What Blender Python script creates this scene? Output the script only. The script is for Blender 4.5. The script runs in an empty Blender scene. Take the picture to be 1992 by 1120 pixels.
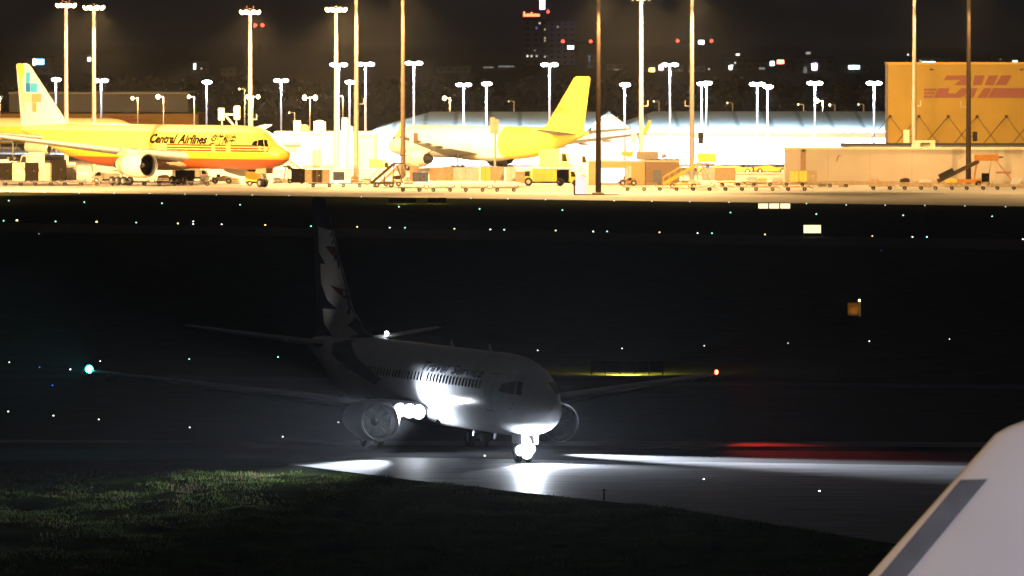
import bpy, bmesh, math, random
from mathutils import Vector, Matrix
random.seed(7)
S = bpy.context.scene
COL = S.collection
R = math.radians

# ------------------------------------------------------------------ camera
F, CAMH, Y0 = 15000.0, 21.1, 76.0          # focal length in photo pixels, eye height, horizon row
PT = math.atan((560 - Y0) / F)
cam = bpy.data.cameras.new('camera')
cam_o = bpy.data.objects.new('camera', cam); COL.objects.link(cam_o)
cam.sensor_width = 36.0; cam.lens = F / 1992 * 36.0
cam.clip_start = 0.5; cam.clip_end = 90000
cam_o.location = (0, 0, CAMH); cam_o.rotation_euler = (math.pi / 2 - PT, 0, 0)
cam.dof.use_dof = True; cam.dof.focus_distance = 420; cam.dof.aperture_fstop = 4.5
S.camera = cam_o

# ------------------------------------------------------------------ world, view
W = bpy.data.worlds.new('World'); S.world = W; W.use_nodes = True
nt = W.node_tree; nt.nodes.clear()
out = nt.nodes.new('ShaderNodeOutputWorld'); bg = nt.nodes.new('ShaderNodeBackground')
bg2 = nt.nodes.new('ShaderNodeBackground'); add = nt.nodes.new('ShaderNodeAddShader')
sky = nt.nodes.new('ShaderNodeTexSky'); sky.sky_type = 'NISHITA'; sky.sun_disc = False
sky.sun_elevation = R(-6.0); sky.sun_rotation = R(200)
bg.inputs['Strength'].default_value = 0.01
bg2.inputs['Color'].default_value = (0.0128, 0.0120, 0.0122, 1); bg2.inputs['Strength'].default_value = 1.0
nt.links.new(sky.outputs[0], bg.inputs[0]); nt.links.new(bg.outputs[0], add.inputs[0])
nt.links.new(bg2.outputs[0], add.inputs[1]); nt.links.new(add.outputs[0], out.inputs[0])
S.view_settings.view_transform = 'Standard'; S.view_settings.look = 'None'
S.view_settings.exposure = 0.0; S.view_settings.gamma = 1.0
S.cycles.use_denoising = True
S.cycles.sample_clamp_indirect = 4.0
S.cycles.max_bounces = 5; S.cycles.diffuse_bounces = 2; S.cycles.glossy_bounces = 3; S.cycles.volume_bounces = 0
S.cycles.caustics_reflective = False; S.cycles.caustics_refractive = False

# ------------------------------------------------------------------ helpers: pixels of the photo to places on the ground
def ray(px, py):
    c, s = math.cos(PT), math.sin(PT)
    u = 560 - py
    return Vector((px - 996, F * c + u * s, -F * s + u * c))
def G(px, py, z=0.0):
    d = ray(px, py); t = (z - CAMH) / d.z
    return Vector((d.x * t, d.y * t, z))
def AT(px, py, Y):
    d = ray(px, py); t = Y / d.y
    return Vector((d.x * t, Y, CAMH + d.z * t))
def XA(px, Y): return (px - 996) * Y / F
def ZA(py, Y): return AT(996, py, Y).z

# ------------------------------------------------------------------ materials
MATS = {}
def mat(name, col, rough=0.6, var=0.15, scale=3.0, metal=0.0, spec=0.5, emit=None, estr=0.0, bump=0.0, sample=False, stretch=None):
    if name in MATS: return MATS[name]
    m = bpy.data.materials.new(name); m.use_nodes = True
    n = m.node_tree.nodes; l = m.node_tree.links
    b = n['Principled BSDF']
    b.inputs['Roughness'].default_value = rough; b.inputs['Metallic'].default_value = metal
    b.inputs['Specular IOR Level'].default_value = spec
    if emit is not None:
        b.inputs['Base Color'].default_value = (*col, 1)
        b.inputs['Emission Color'].default_value = (*emit, 1); b.inputs['Emission Strength'].default_value = estr
        m.cycles.emission_sampling = 'AUTO' if sample else 'NONE'
    if var > 0:
        tc = n.new('ShaderNodeTexCoord'); mp = n.new('ShaderNodeMapping'); ns = n.new('ShaderNodeTexNoise')
        ns.inputs['Scale'].default_value = scale; ns.inputs['Detail'].default_value = 6
        if stretch: mp.inputs['Scale'].default_value = stretch
        rp = n.new('ShaderNodeMapRange'); rp.inputs[1].default_value = 0.3; rp.inputs[2].default_value = 0.7
        rp.inputs[3].default_value = 1 - var; rp.inputs[4].default_value = 1 + var
        mx = n.new('ShaderNodeMix'); mx.data_type = 'RGBA'; mx.blend_type = 'MULTIPLY'; mx.inputs[0].default_value = 1
        mx.inputs[6].default_value = (*col, 1)
        l.new(tc.outputs['Object'], mp.inputs[0]); l.new(mp.outputs[0], ns.inputs[0]); l.new(ns.outputs[0], rp.inputs[0])
        l.new(rp.outputs[0], mx.inputs[7]); l.new(mx.outputs[2], b.inputs['Base Color'])
        if bump:
            bp = n.new('ShaderNodeBump'); bp.inputs['Strength'].default_value = bump
            l.new(ns.outputs[0], bp.inputs['Height']); l.new(bp.outputs[0], b.inputs['Normal'])
    else:
        b.inputs['Base Color'].default_value = (*col, 1)
    MATS[name] = m
    return m
def glow(name, col, s, sample=False):
    return mat(name, (0.02, 0.02, 0.02), 0.5, 0, emit=col, estr=s, sample=sample)
def bands(name, stops, rough=0.35, axis='Z', soft=False):
    """paint bands along one object axis: stops = [(start, colour), ...]"""
    m = bpy.data.materials.new(name); m.use_nodes = True
    n = m.node_tree.nodes; l = m.node_tree.links; b = n['Principled BSDF']; b.inputs['Roughness'].default_value = rough
    tc = n.new('ShaderNodeTexCoord'); sp = n.new('ShaderNodeSeparateXYZ'); mr = n.new('ShaderNodeMapRange')
    lo, hi = -1.0, 79.0
    mr.inputs[1].default_value = lo; mr.inputs[2].default_value = hi
    cr = n.new('ShaderNodeValToRGB'); cr.color_ramp.interpolation = 'CONSTANT'
    e = cr.color_ramp.elements
    while len(e) > 1: e.remove(e[-1])
    for i, (z, c) in enumerate(stops):
        el = e[0] if i == 0 else e.new((z - lo) / (hi - lo))
        el.position = (z - lo) / (hi - lo); el.color = (*c, 1)
    l.new(tc.outputs['Object'], sp.inputs[0]); l.new(sp.outputs[axis], mr.inputs[0]); l.new(mr.outputs[0], cr.inputs[0])
    ns = n.new('ShaderNodeTexNoise'); ns.inputs['Scale'].default_value = 1.3; ns.inputs['Detail'].default_value = 5
    rp = n.new('ShaderNodeMapRange'); rp.inputs[3].default_value = 0.85; rp.inputs[4].default_value = 1.12
    mx = n.new('ShaderNodeMix'); mx.data_type = 'RGBA'; mx.blend_type = 'MULTIPLY'; mx.inputs[0].default_value = 1
    l.new(tc.outputs['Object'], ns.inputs[0]); l.new(ns.outputs[0], rp.inputs[0])
    l.new(cr.outputs[0], mx.inputs[6]); l.new(rp.outputs[0], mx.inputs[7]); l.new(mx.outputs[2], b.inputs['Base Color'])
    return m

YEL = (0.75, 0.57, 0.09); RED = (0.45, 0.02, 0.02); NAVY = (0.012, 0.017, 0.05)
M_white = mat('white_paint', (0.70, 0.71, 0.73), 0.16, 0.08, 0.8)
M_cream = mat('cream_paint', (0.66, 0.60, 0.46), 0.4, 0.08, 0.8)
M_yel = mat('yellow_paint', YEL, 0.4, 0.1, 0.9)
M_red = mat('red_paint', RED, 0.45, 0.1)
M_navy = mat('navy_paint', NAVY, 0.35, 0.1)
M_grey = mat('grey_metal', (0.32, 0.32, 0.33), 0.4, 0.15, 2, metal=0.3)
M_wing = mat('wing_grey', (0.42, 0.42, 0.43), 0.45, 0.1, 1)
M_silver = mat('bare_metal', (0.62, 0.62, 0.63), 0.22, 0.06, 2, metal=0.9)
M_dark = mat('dark_metal', (0.02, 0.02, 0.021), 0.6, 0.2, 4, spec=.25)
M_rubber = mat('rubber', (0.012, 0.012, 0.012), 0.8, 0.2, 6)
M_glass = mat('dark_glass', (0.008, 0.009, 0.012), 0.12, 0)
M_pole = mat('galvanised_steel', (0.40, 0.37, 0.33), 0.55, 0.15, 1.2)
M_poled = mat('unlit_pole_steel', (0.07, 0.048, 0.032), 0.8, 0.2, 1.2, spec=.1)  # dark copy of the pole steel, unlit near faces put into the colour
M_conc = mat('concrete_wall', (0.52, 0.47, 0.40), 0.85, 0.12, 0.35)
M_beige = mat('beige_cladding', (0.45, 0.39, 0.30), 0.75, 0.1, 0.3)
M_brown = mat('brown_steel', (0.075, 0.045, 0.025), 0.7, 0.3, 2, spec=.2)
M_tan = mat('tan_steel', (0.38, 0.28, 0.16), 0.6, 0.2, 2)
M_blue = mat('blue_grey_cover', (0.10, 0.12, 0.20), 0.6, 0.2, 2)
M_alu = mat('aluminium_panel', (0.55, 0.53, 0.50), 0.4, 0.15, 2, metal=0.3)

# ------------------------------------------------------------------ mesh builder
class MB:
    def __init__(s): s.v = []; s.f = []; s.mi = []
    def add(s, vs, fs, mi=0):
        o = len(s.v); s.v += [tuple(p) for p in vs]; s.f += [tuple(i + o for i in f) for f in fs]; s.mi += [mi] * len(fs)
        return s
    def box(s, c, d, rz=0, mi=0, m=None):
        M = m or (Matrix.Translation(c) @ Matrix.Rotation(rz, 4, 'Z'))
        x, y, z = d[0] / 2, d[1] / 2, d[2] / 2
        vs = [M @ Vector(p) for p in ((-x, -y, -z), (x, -y, -z), (x, y, -z), (-x, y, -z), (-x, -y, z), (x, -y, z), (x, y, z), (-x, y, z))]
        return s.add(vs, [(0, 3, 2, 1), (4, 5, 6, 7), (0, 1, 5, 4), (1, 2, 6, 5), (2, 3, 7, 6), (3, 0, 4, 7)], mi)
    def cbox(s, x0, x1, y0, y1, z0, z1, mi=0):
        return s.box(((x0 + x1) / 2, (y0 + y1) / 2, (z0 + z1) / 2), (x1 - x0, y1 - y0, z1 - z0), 0, mi)
    def bar(s, p, q, w, h=None, mi=0):
        """square bar between two points"""
        p, q = Vector(p), Vector(q); h = h or w; d = q - p; L = d.length
        M = Matrix.Translation((p + q) / 2) @ d.to_track_quat('Y', 'Z').to_matrix().to_4x4()
        return s.box(None, (w, L, h), 0, mi, M)
    def cyl(s, p, q, r0, r1=None, n=12, mi=0, cap=True):
        p, q = Vector(p), Vector(q); r1 = r0 if r1 is None else r1
        M = (q - p).to_track_quat('Z', 'Y').to_matrix()
        vs = []
        for c, r in ((p, r0), (q, r1)):
            for i in range(n):
                a = 2 * math.pi * i / n; vs.append(c + M @ Vector((r * math.cos(a), r * math.sin(a), 0)))
        fs = [(i, (i + 1) % n, n + (i + 1) % n, n + i) for i in range(n)]
        if cap: fs += [tuple(reversed(range(n))), tuple(range(n, 2 * n))]
        return s.add(vs, fs, mi)
    def loft(s, rings, cap=True, mi=0, close=True):
        n = len(rings[0]); vs = [p for r in rings for p in r]; fs = []
        for k in range(len(rings) - 1):
            for i in range(n if close else n - 1):
                j = (i + 1) % n
                fs.append((k * n + i, k * n + j, (k + 1) * n + j, (k + 1) * n + i))
        if cap: fs += [tuple(reversed(range(n))), tuple(range((len(rings) - 1) * n, len(rings) * n))]
        return s.add(vs, fs, mi)
    def lathe(s, prof, org=(0, 0, 0), axis='X', n=32, flat=None, mi=0):
        """prof = [(along, radius)]; flat squeezes the underside"""
        rings = []
        for a, r in prof:
            ring = []
            for i in range(n):
                t = 2 * math.pi * i / n; c, d = r * math.cos(t), r * math.sin(t)
                if flat and d < 0: d *= flat
                p = (a, c, d) if axis == 'X' else (c, d, a)
                ring.append((org[0] + p[0], org[1] + p[1], org[2] + p[2]))
            rings.append(ring)
        return s.loft(rings, False, mi)
    def prism(s, poly, x0, x1, plane='XZ', off=(0, 0, 0), mi=0):
        """polygon extruded along the third axis"""
        n = len(poly); vs = []
        for t in (x0, x1):
            for a, b in poly:
                p = (a, t, b) if plane == 'XZ' else ((t, a, b) if plane == 'YZ' else (a, b, t))
                vs.append((p[0] + off[0], p[1] + off[1], p[2] + off[2]))
        fs = [(i, (i + 1) % n, n + (i + 1) % n, n + i) for i in range(n)] + [tuple(reversed(range(n))), tuple(range(n, 2 * n))]
        return s.add(vs, fs, mi)
    def build(s, name, mats, parent=None, smooth=False, bevel=0, loc=None, rz=0, fix=True):
        me = bpy.data.meshes.new(name)
        me.from_pydata(s.v, [], s.f)
        for m in (mats if isinstance(mats, (list, tuple)) else [mats]): me.materials.append(m)
        me.polygons.foreach_set('material_index', s.mi)
        if fix or bevel:
            bm = bmesh.new(); bm.from_mesh(me)
            bmesh.ops.recalc_face_normals(bm, faces=bm.faces)
            if bevel:
                es = [e for e in bm.edges if len(e.link_faces) == 2 and e.calc_face_angle(0) > 0.5]
                bmesh.ops.bevel(bm, geom=es, offset=bevel, segments=2, affect='EDGES', clamp_overlap=True)
            bm.to_mesh(me); bm.free()
        if smooth:
            me.polygons.foreach_set('use_smooth', [True] * len(me.polygons))
            me.set_sharp_from_angle(angle=R(38))
        me.update()
        o = bpy.data.objects.new(name, me); COL.objects.link(o)
        if parent: o.parent = parent
        if loc is not None: o.location = loc
        if rz: o.rotation_euler.z = rz
        return o
def tag(o, label, cat, group=None, kind=None):
    if label: o['label'] = label
    if cat: o['category'] = cat
    if group: o['group'] = group
    if kind: o['kind'] = kind
    return o
def empty(name, loc, rz=0, label=None, cat=None, group=None, scale=1):
    o = bpy.data.objects.new(name, None); COL.objects.link(o); o.empty_display_size = 0.5
    o.location = loc; o.rotation_euler.z = rz; o.scale = (scale,) * 3
    return tag(o, label, cat, group)
def copy_tree(o, loc=None, rz=None, parent=None):
    c = o.copy(); COL.objects.link(c); c.parent = parent
    if parent: c.matrix_parent_inverse = o.matrix_parent_inverse
    if loc is not None: c.location = loc
    if rz is not None: c.rotation_euler.z = rz
    for ch in list(o.children): copy_tree(ch, None, None, c)
    return c
def lamp(name, kind, loc, power, col, parent=None, aim=None, cone=None, blend=0.5, radius=0.2):
    d = bpy.data.lights.new(name, kind); d.energy = power; d.color = col
    d.shadow_soft_size = radius
    o = bpy.data.objects.new(name, d); COL.objects.link(o)
    if kind == 'SPOT': d.spot_size = R(cone); d.spot_blend = blend
    o.location = loc
    if aim is not None: o.rotation_euler = (Vector(aim) - Vector(loc)).to_track_quat('-Z', 'Y').to_euler()
    if parent: o.parent = parent
    return o
def text_polys(txt, shear=0.0, bold=0.0):
    """flat text as (verts2d, faces), baseline at 0, size 1"""
    cu = bpy.data.curves.new('lettering', 'FONT'); cu.body = txt; cu.shear = shear; cu.size = 1.0; cu.offset = bold; cu.resolution_u = 3
    o = bpy.data.objects.new('lettering', cu); COL.objects.link(o)
    dg = bpy.context.evaluated_depsgraph_get(); me = bpy.data.meshes.new_from_object(o.evaluated_get(dg))
    vs = [(v.co.x, v.co.y) for v in me.vertices]; fs = [tuple(p.vertices) for p in me.polygons]
    bpy.data.objects.remove(o); bpy.data.curves.remove(cu); bpy.data.meshes.remove(me)
    return vs, fs
def decal(name, vs, fs, fmap, material, parent, su=None, sv=None):
    """flat shape cut into strips and laid on a curved skin by fmap(u, v)"""
    bm = bmesh.new(); bv = [bm.verts.new((x, y, 0)) for x, y in vs]
    for f in fs:
        try: bm.faces.new([bv[i] for i in f])
        except ValueError: pass
    for step, k in ((su, 0), (sv, 1)):
        if not step: continue
        lo = min(v.co[k] for v in bm.verts); hi = max(v.co[k] for v in bm.verts); t = lo + step
        no = (1, 0, 0) if k == 0 else (0, 1, 0)
        while t < hi - 1e-4:
            co = (t, 0, 0) if k == 0 else (0, t, 0)
            bmesh.ops.bisect_plane(bm, geom=bm.verts[:] + bm.edges[:] + bm.faces[:], plane_co=co, plane_no=no, dist=1e-5); t += step
    bmesh.ops.triangulate(bm, faces=bm.faces)
    for v in bm.verts: v.co = Vector(fmap(v.co.x, v.co.y))
    me = bpy.data.meshes.new(name); bm.to_mesh(me); bm.free(); me.materials.append(material)
    o = bpy.data.objects.new(name, me); COL.objects.link(o); o.parent = parent
    return o

# ------------------------------------------------------------------ airliner builder (local x = aft from the nose, y = starboard, z = up)
ST = [(0, 2.75, 2.65, .05), (.15, 3.02, 2.35, .34), (.5, 3.25, 2.02, .66), (1, 3.47, 1.78, .93), (1.6, 3.74, 1.6, 1.16), (2.3, 4.22, 1.47, 1.38),
      (3, 4.68, 1.38, 1.57), (4, 5.06, 1.31, 1.74), (5.5, 5.29, 1.27, 1.86), (7, 5.35, 1.26, 1.88), (24, 5.35, 1.26, 1.88), (27, 5.35, 1.45, 1.85),
      (30, 5.33, 1.95, 1.68), (33, 5.3, 2.7, 1.33), (36, 5.2, 3.6, .83), (38, 5.03, 4.2, .45), (39.2, 4.85, 4.55, .12)]
def airfoil(chord, t, n=18):
    up = []
    for i in range(n + 1):
        x = 0.5 * (1 - math.cos(math.pi * i / n))
        y = 5 * t * (0.2969 * math.sqrt(x) - 0.126 * x - 0.3516 * x * x + 0.2843 * x ** 3 - 0.1036 * x ** 4)
        up.append((x * chord, y * chord))
    return up + [(x, -y) for x, y in reversed(up[1:-1])]
def surface(mb, secs, axis):
    """secs = [(a, s, z, chord, thick)]; axis = direction of the thickness"""
    rings = []
    for a, s, z, c, t in secs:
        rings.append([(a + x, s + (y if axis == 'Y' else 0), z + (y if axis == 'Z' else 0)) for x, y in airfoil(c, t)])
    return mb.loft(rings)
def airliner(c):
    root = empty(c['name'], c['loc'], 0, c['label'], 'airliner')
    root.rotation_euler = (c.get('roll', 0), 0, c['yaw'])
    r, z0, L = c['r'], c['z0'], c['len']
    st = []
    for a, t, b, w in ST:
        A = a * r if a <= 7 else L - (39.2 - a) * r
        st.append((A, (t - 1.26) * r + z0, (b - 1.26) * r + z0, w * r))
    def at(a):
        a = min(max(a, 0), st[-1][0])
        for i in range(len(st) - 1):
            if a <= st[i + 1][0]: break
        p0, p1, p2, p3 = st[max(i - 1, 0)], st[i], st[i + 1], st[min(i + 2, len(st) - 1)]
        h = p2[0] - p1[0]; u = (a - p1[0]) / h; res = []
        for k in (1, 2, 3):
            d = (p2[k] - p1[k]) / h
            d0 = (p1[k] - p0[k]) / (p1[0] - p0[0]) if p1[0] > p0[0] else d
            d1 = (p3[k] - p2[k]) / (p3[0] - p2[0]) if p3[0] > p2[0] else d
            m0 = 0 if d0 * d <= 0 else 2 * d0 * d / (d0 + d); m1 = 0 if d1 * d <= 0 else 2 * d1 * d / (d1 + d)
            if p1[0] == 0: m0 = d
            u2, u3 = u * u, u ** 3
            res.append((2 * u3 - 3 * u2 + 1) * p1[k] + (u3 - 2 * u2 + u) * h * m0 + (3 * u2 - 2 * u3) * p2[k] + (u3 - u2) * h * m1)
        return res
    def skin(a, z, side=1, off=0.02):
        t, b, w = at(a); zc, rh = (t + b) / 2, (t - b) / 2
        q = max(-0.985, min(0.985, (z - zc) / rh)); k = math.sqrt(1 - q * q)
        n = Vector((0, k / w, q / rh)).normalized()
        return (a, side * (w * k + off * n.y), zc + q * rh + off * n.z)
    # fuselage
    mb = MB(); rings = []; N = 44
    xs = []
    for i in range(len(st) - 1):
        k = 3 if st[i + 1][0] - st[i][0] < 6 * r else 8
        if i == 0: k = 2
        xs += [st[i][0] + (st[i + 1][0] - st[i][0]) * j / k for j in range(k)]
    xs.append(st[-1][0])
    for a in xs:
        t, b, w = at(a); zc, rh = (t + b) / 2, (t - b) / 2
        rings.append([(a, w * math.cos(2 * math.pi * i / N), zc + rh * math.sin(2 * math.pi * i / N)) for i in range(N)])
    mb.loft(rings)
    fus = mb.build('fuselage', c['fus_mat'], root, smooth=True)
    if c.get('fairing'):
        f0, f1, fw, fz = c['fairing']; mb = MB(); rings = []
        for i in range(13):
            u = i / 12; k = math.sin(math.pi * u) ** 0.6 + 0.02; a = f0 + (f1 - f0) * u
            rings.append([(a, fw * k * math.cos(2 * math.pi * j / 24), fz + 0.75 * r * k * math.sin(2 * math.pi * j / 24)) for j in range(24)])
        mb.loft(rings).build('belly_fairing', c.get('belly_mat', M_wing), root, smooth=True)
    # wings with flap track fairings
    for sd in (1, -1):
        mb = MB()
        surface(mb, [(a, sd * s, z, ch, t) for a, s, z, ch, t in c['wing']], 'Z')
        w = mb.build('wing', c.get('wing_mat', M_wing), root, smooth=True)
        secs = c['wing']
        for u in (0.25, 0.45, 0.65):
            k = 1 + u * (len(secs) - 2); i = min(int(k), len(secs) - 2); q = k - i
            A = [secs[i][j] * (1 - q) + secs[i + 1][j] * q for j in range(5)]
            mb = MB(); rr = 0.2 * r; le = A[0] + A[3] * 0.6; ln = A[3] * 0.6 + 0.6
            mb.lathe([(0, .02), (ln * .15, rr * .7), (ln * .4, rr), (ln * .75, rr * .7), (ln, .02)], (le, sd * A[1], A[2] - rr * 0.9), 'X', 10)
            mb.build('flap_fairing', c.get('wing_mat', M_wing), w, smooth=True)
        if c.get('winglet'):
            a, s, z, ch, t = secs[-1]; h = c['winglet']; mb = MB()
            surface(mb, [(a, sd * s, z, ch, .09), (a + ch * .45, sd * (s + .25), z + h * .3, ch * .7, .08), (a + ch * 1.0, sd * (s + .45), z + h, ch * .35, .07)], 'Y')
            mb.build('winglet', c['winglet_mat'], w, smooth=True)
        # engine
        e = c['eng']; er, el = e['r'], e['len']; org = (e['a'], sd * e['s'], e['z']); fl = e.get('flat')
        eng = MB().lathe([(el * .02, er * .905), (el * .05, er * .94), (el * .12, er * .985), (el * .3, er), (el * .55, er * .97), (el * .8, er * .82), (el, er * .68), (el, er * .63), (el * .8, er * .7)], org, 'X', 40, fl)
        eng = eng.build('engine', c['eng_mat'], root, smooth=True)
        MB().lathe([(el * .05, er * .936), (el * .02, er * .905), (0, er * .865), (el * .004, er * .825), (el * .03, er * .79), (el * .06, er * .775)], org, 'X', 40, fl).build('intake_lip', M_silver, eng, smooth=True)
        MB().lathe([(el * .06, er * .775), (el * .15, er * .76), (el * .26, er * .76), (el * .262, er * .02)], org, 'X', 40, fl).build('intake_duct', M_dark, eng, smooth=True)
        fan = MB()
        for k in range(22):
            t = 2 * math.pi * k / 22; a0 = el * .24
            P = lambda rad, ang, dx: (org[0] + a0 + dx, org[1] + rad * math.cos(ang), org[2] + rad * math.sin(ang))
            fan.add([P(er * .2, t, 0), P(er * .2, t + .12, .12), P(er * .74, t + .28, .1), P(er * .74, t + .1, -.08)], [(0, 1, 2, 3)])
        fan.build('fan', mat('fan_blades', (.03, .03, .033), .35, .1, metal=.6), eng, fix=False)
        MB().lathe([(el * .17, .01), (el * .19, er * .09), (el * .25, er * .2), (el * .262, er * .2)], org, 'X', 20).build('spinner', c.get('spin_mat', M_white), eng, smooth=True)
        MB().lathe([(el * .8, er * .6), (el * 1.02, er * .5), (el * 1.22, er * .3), (el * 1.3, er * .05)], org, 'X', 24).build('exhaust_cone', M_dark, eng, smooth=True)
        wz = secs[0][2] + (secs[-1][2] - secs[0][2]) * (e['s'] - secs[0][1]) / (secs[-1][1] - secs[0][1])
        MB().prism([(org[0] + el * .25, org[2] + er * .9), (org[0] + el * .9, org[2] + er * .6), (org[0] + el * 1.5, wz - .1), (org[0] + el * 1.3, wz + .12), (org[0] + el * .75, wz + .05), (org[0] + el * .4, org[2] + er * 1.12)],
                   sd * e['s'] - .16 * r, sd * e['s'] + .16 * r).build('pylon', c['eng_mat'], eng, bevel=.03)
        # tailplane
        mb = MB(); surface(mb, [(a, sd * s, z, ch, t) for a, s, z, ch, t in c['stab']], 'Z')
        mb.build('tailplane', c.get('stab_mat', M_wing), root, smooth=True)
    # fin
    fs = c['fin']  # (a, z, chord)
    mb = MB(); surface(mb, [(a, 0, z, ch, .10) for a, z, ch in fs], 'Y')
    fin = mb.build('tail_fin', c['fin_mat'], root, smooth=True)
    def finskin(a, z, side=1, off=0.015):
        for i in range(len(fs) - 1):
            if z <= fs[i + 1][1]: break
        q = max(0, min(1, (z - fs[i][1]) / (fs[i + 1][1] - fs[i][1])))
        le = fs[i][0] * (1 - q) + fs[i + 1][0] * q; ch = fs[i][2] * (1 - q) + fs[i + 1][2] * q
        x = max(0.0, min(1, (a - le) / ch))
        y = 0.5 * (0.2969 * math.sqrt(x) - 0.126 * x - 0.3516 * x * x + 0.2843 * x ** 3 - 0.1036 * x ** 4) * ch
        return (le + x * ch, side * (y + off), z)
    # cockpit windows
    for sd in (1, -1):
        for poly in (((1.72, 3.42), (2.05, 3.46), (2.5, 4.1), (2.25, 4.02)), ((2.1, 3.46), (2.72, 3.5), (2.9, 4.04), (2.55, 4.1)), ((2.78, 3.5), (3.4, 3.6), (3.3, 3.92), (2.95, 4.03))):
            pp = [(a * r, (z - 1.26) * r + z0) for a, z in poly]
            decal('cockpit_window', pp, [(0, 1, 2, 3)], lambda u, v, sd=sd: skin(u, v, sd, .015), M_glass, root, .15 * r, .15 * r)
    # undercarriage
    g = c['gear']; wr = g['wr']
    def wheelset(name, a, s, top, nw, rows):
        leg = MB().cyl((a, s, wr), (a, s, top), .11 * r, .14 * r, 12)
        leg.bar((a + .05, s, wr * 1.3), (a - .9 * r, s, top), .07 * r)
        leg.cyl((a, s - .42 * r, wr), (a, s + .42 * r, wr), .07 * r)
        leg = leg.build(name, M_grey, root, smooth=True)
        for q in rows:
            for o in nw:
                wh = MB(); w2 = .16 * r
                wh.lathe([(-w2, wr * .55), (-w2, wr * .86), (-w2 * .6, wr), (w2 * .6, wr), (w2, wr * .86), (w2, wr * .55)], (0, 0, 0), 'X', 20)
                wh = wh.build('tyre', M_rubber, leg, smooth=True, loc=(a + q, s + o, wr)); wh.rotation_euler.z = math.pi / 2
                hb = MB(); hb.lathe([(-w2 * .8, .01), (-w2 * .8, wr * .56), (w2 * .8, wr * .56), (w2 * .8, .01)], (0, 0, 0), 'X', 16)
                hb = hb.build('wheel_hub', M_grey, leg, smooth=True, loc=(a + q, s + o, wr)); hb.rotation_euler.z = math.pi / 2
        return leg
    ng = wheelset('nose_gear', g['na'], 0, z0 + .35 * r, (-.25 * r, .25 * r), (0,))
    dr = MB()
    for sd in (-1, 1): dr.box((g['na'] - .3 * r, sd * .42 * r, z0 - .05 * r), (1.5 * r, .04, .55 * r))
    dr.build('gear_door', c.get('belly_mat', M_white), root)
    for sd in (1, -1):
        wheelset('main_gear', g['ma'], sd * g['ms'], z0 + .7 * r, (-.38 * r, .38 * r), g['rows'])
    return root, fus, skin, fin, finskin, ng

# ------------------------------------------------------------------ setting: ground sheets
def sheet(name, pts, z, m, kind='structure'):
    mb = MB(); mb.add([(x, y, z) for x, y in pts], [tuple(range(len(pts)))])
    return tag(mb.build(name, m, fix=False), None, None, None, kind)
def GP(px, py): p = G(px, py); return (p.x, p.y)
M_grass = mat('grass_ground', (0.020, 0.025, 0.012), 0.95, 0.55, 0.35, spec=0.0)
M_near = mat('grass_turf', (0.045, 0.070, 0.018), 0.95, 0.75, 0.5, spec=0.0, stretch=(1, .35, 1))
M_apron = mat('apron_concrete', (0.36, 0.34, 0.31), 0.8, 0.15, 0.06, spec=0.3)
M_asph = mat('taxiway_asphalt', (0.025, 0.025, 0.026), 0.9, 0.2, 0.5, spec=.1)
M_slab = mat('taxiway_concrete', (0.30, 0.30, 0.31), 0.5, 0.45, 0.6, spec=0.09, stretch=(.3, 2.2, 1))
M_road = mat('service_road_concrete', (0.10, 0.088, 0.075), 0.8, 0.25, 0.3)
sheet('ground', [(-9000, -300), (9000, -300), (9000, 40000), (-9000, 40000)], -0.06, M_grass)
# apron: front edge from the photo, slightly skewed; everything beyond is concrete
aL, aR = G(0, 373), G(1992, 401)
sl = (aR.y - aL.y) / (aR.x - aL.x)
def edge(x): return aL.y + sl * (x - aL.x)
sheet('apron', [(-420, edge(-420)), (420, edge(420)), (420, 1640), (-420, 1640)], 0.0, M_apron)
sheet('runway', [GP(-300, 428), GP(2300, 470), GP(2300, 490), GP(-300, 444)], -0.03, M_asph)
# where the taxiing airliner stands
SLAB = [GP(556, 902.5), GP(735, 889.5), GP(1010, 894), GP(1850, 906), GP(2500, 916), GP(3100, 1250), GP(1700, 1052), GP(1320, 990), GP(1175, 975), GP(1000, 956), GP(760, 929)]
sheet('taxiway_slab', SLAB, 0.012, M_slab)
sheet('taxiway', [GP(-900, 874), GP(700, 872), GP(1400, 876), GP(2900, 884), GP(2500, 915), GP(1850, 905.5), GP(735, 889), GP(-900, 905)], 0.0, M_asph)
sheet('service_road', [GP(-900, 858), GP(430, 862), GP(800, 866), GP(1400, 868), GP(2900, 872), GP(2900, 864), GP(1400, 858), GP(430, 857), GP(-900, 851)], 0.004, M_road)
sheet('service_road', [GP(-900, 716), GP(2900, 758), GP(2900, 766), GP(-900, 724)], -0.02, M_asph)
# near turf with real bumps
def inside(x, y, poly):
    c = False; n = len(poly)
    for i in range(n):
        x1, y1 = poly[i]; x2, y2 = poly[i - 1]
        if (y1 > y) != (y2 > y) and x < (x2 - x1) * (y - y1) / (y2 - y1) + x1: c = not c
    return c
def seg_dist(x, y, poly):
    d = 1e9
    for i in range(len(poly)):
        x1, y1 = poly[i]; x2, y2 = poly[i - 1]; L = (x2 - x1) ** 2 + (y2 - y1) ** 2
        t = max(0, min(1, ((x - x1) * (x2 - x1) + (y - y1) * (y2 - y1)) / L))
        d = min(d, math.hypot(x - x1 - t * (x2 - x1), y - y1 - t * (y2 - y1)))
    return d
from mathutils import noise as MN
def bump(x, y):
    return (0.24 * MN.noise((x * .22, y * .10, 3)) + 0.13 * MN.noise((x * .8, y * .3, 9)) + 0.06 * MN.noise((x * 2.2, y * 1.1, 1)) + 0.035 * MN.noise((x * 6, y * 4, 5)))
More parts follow.
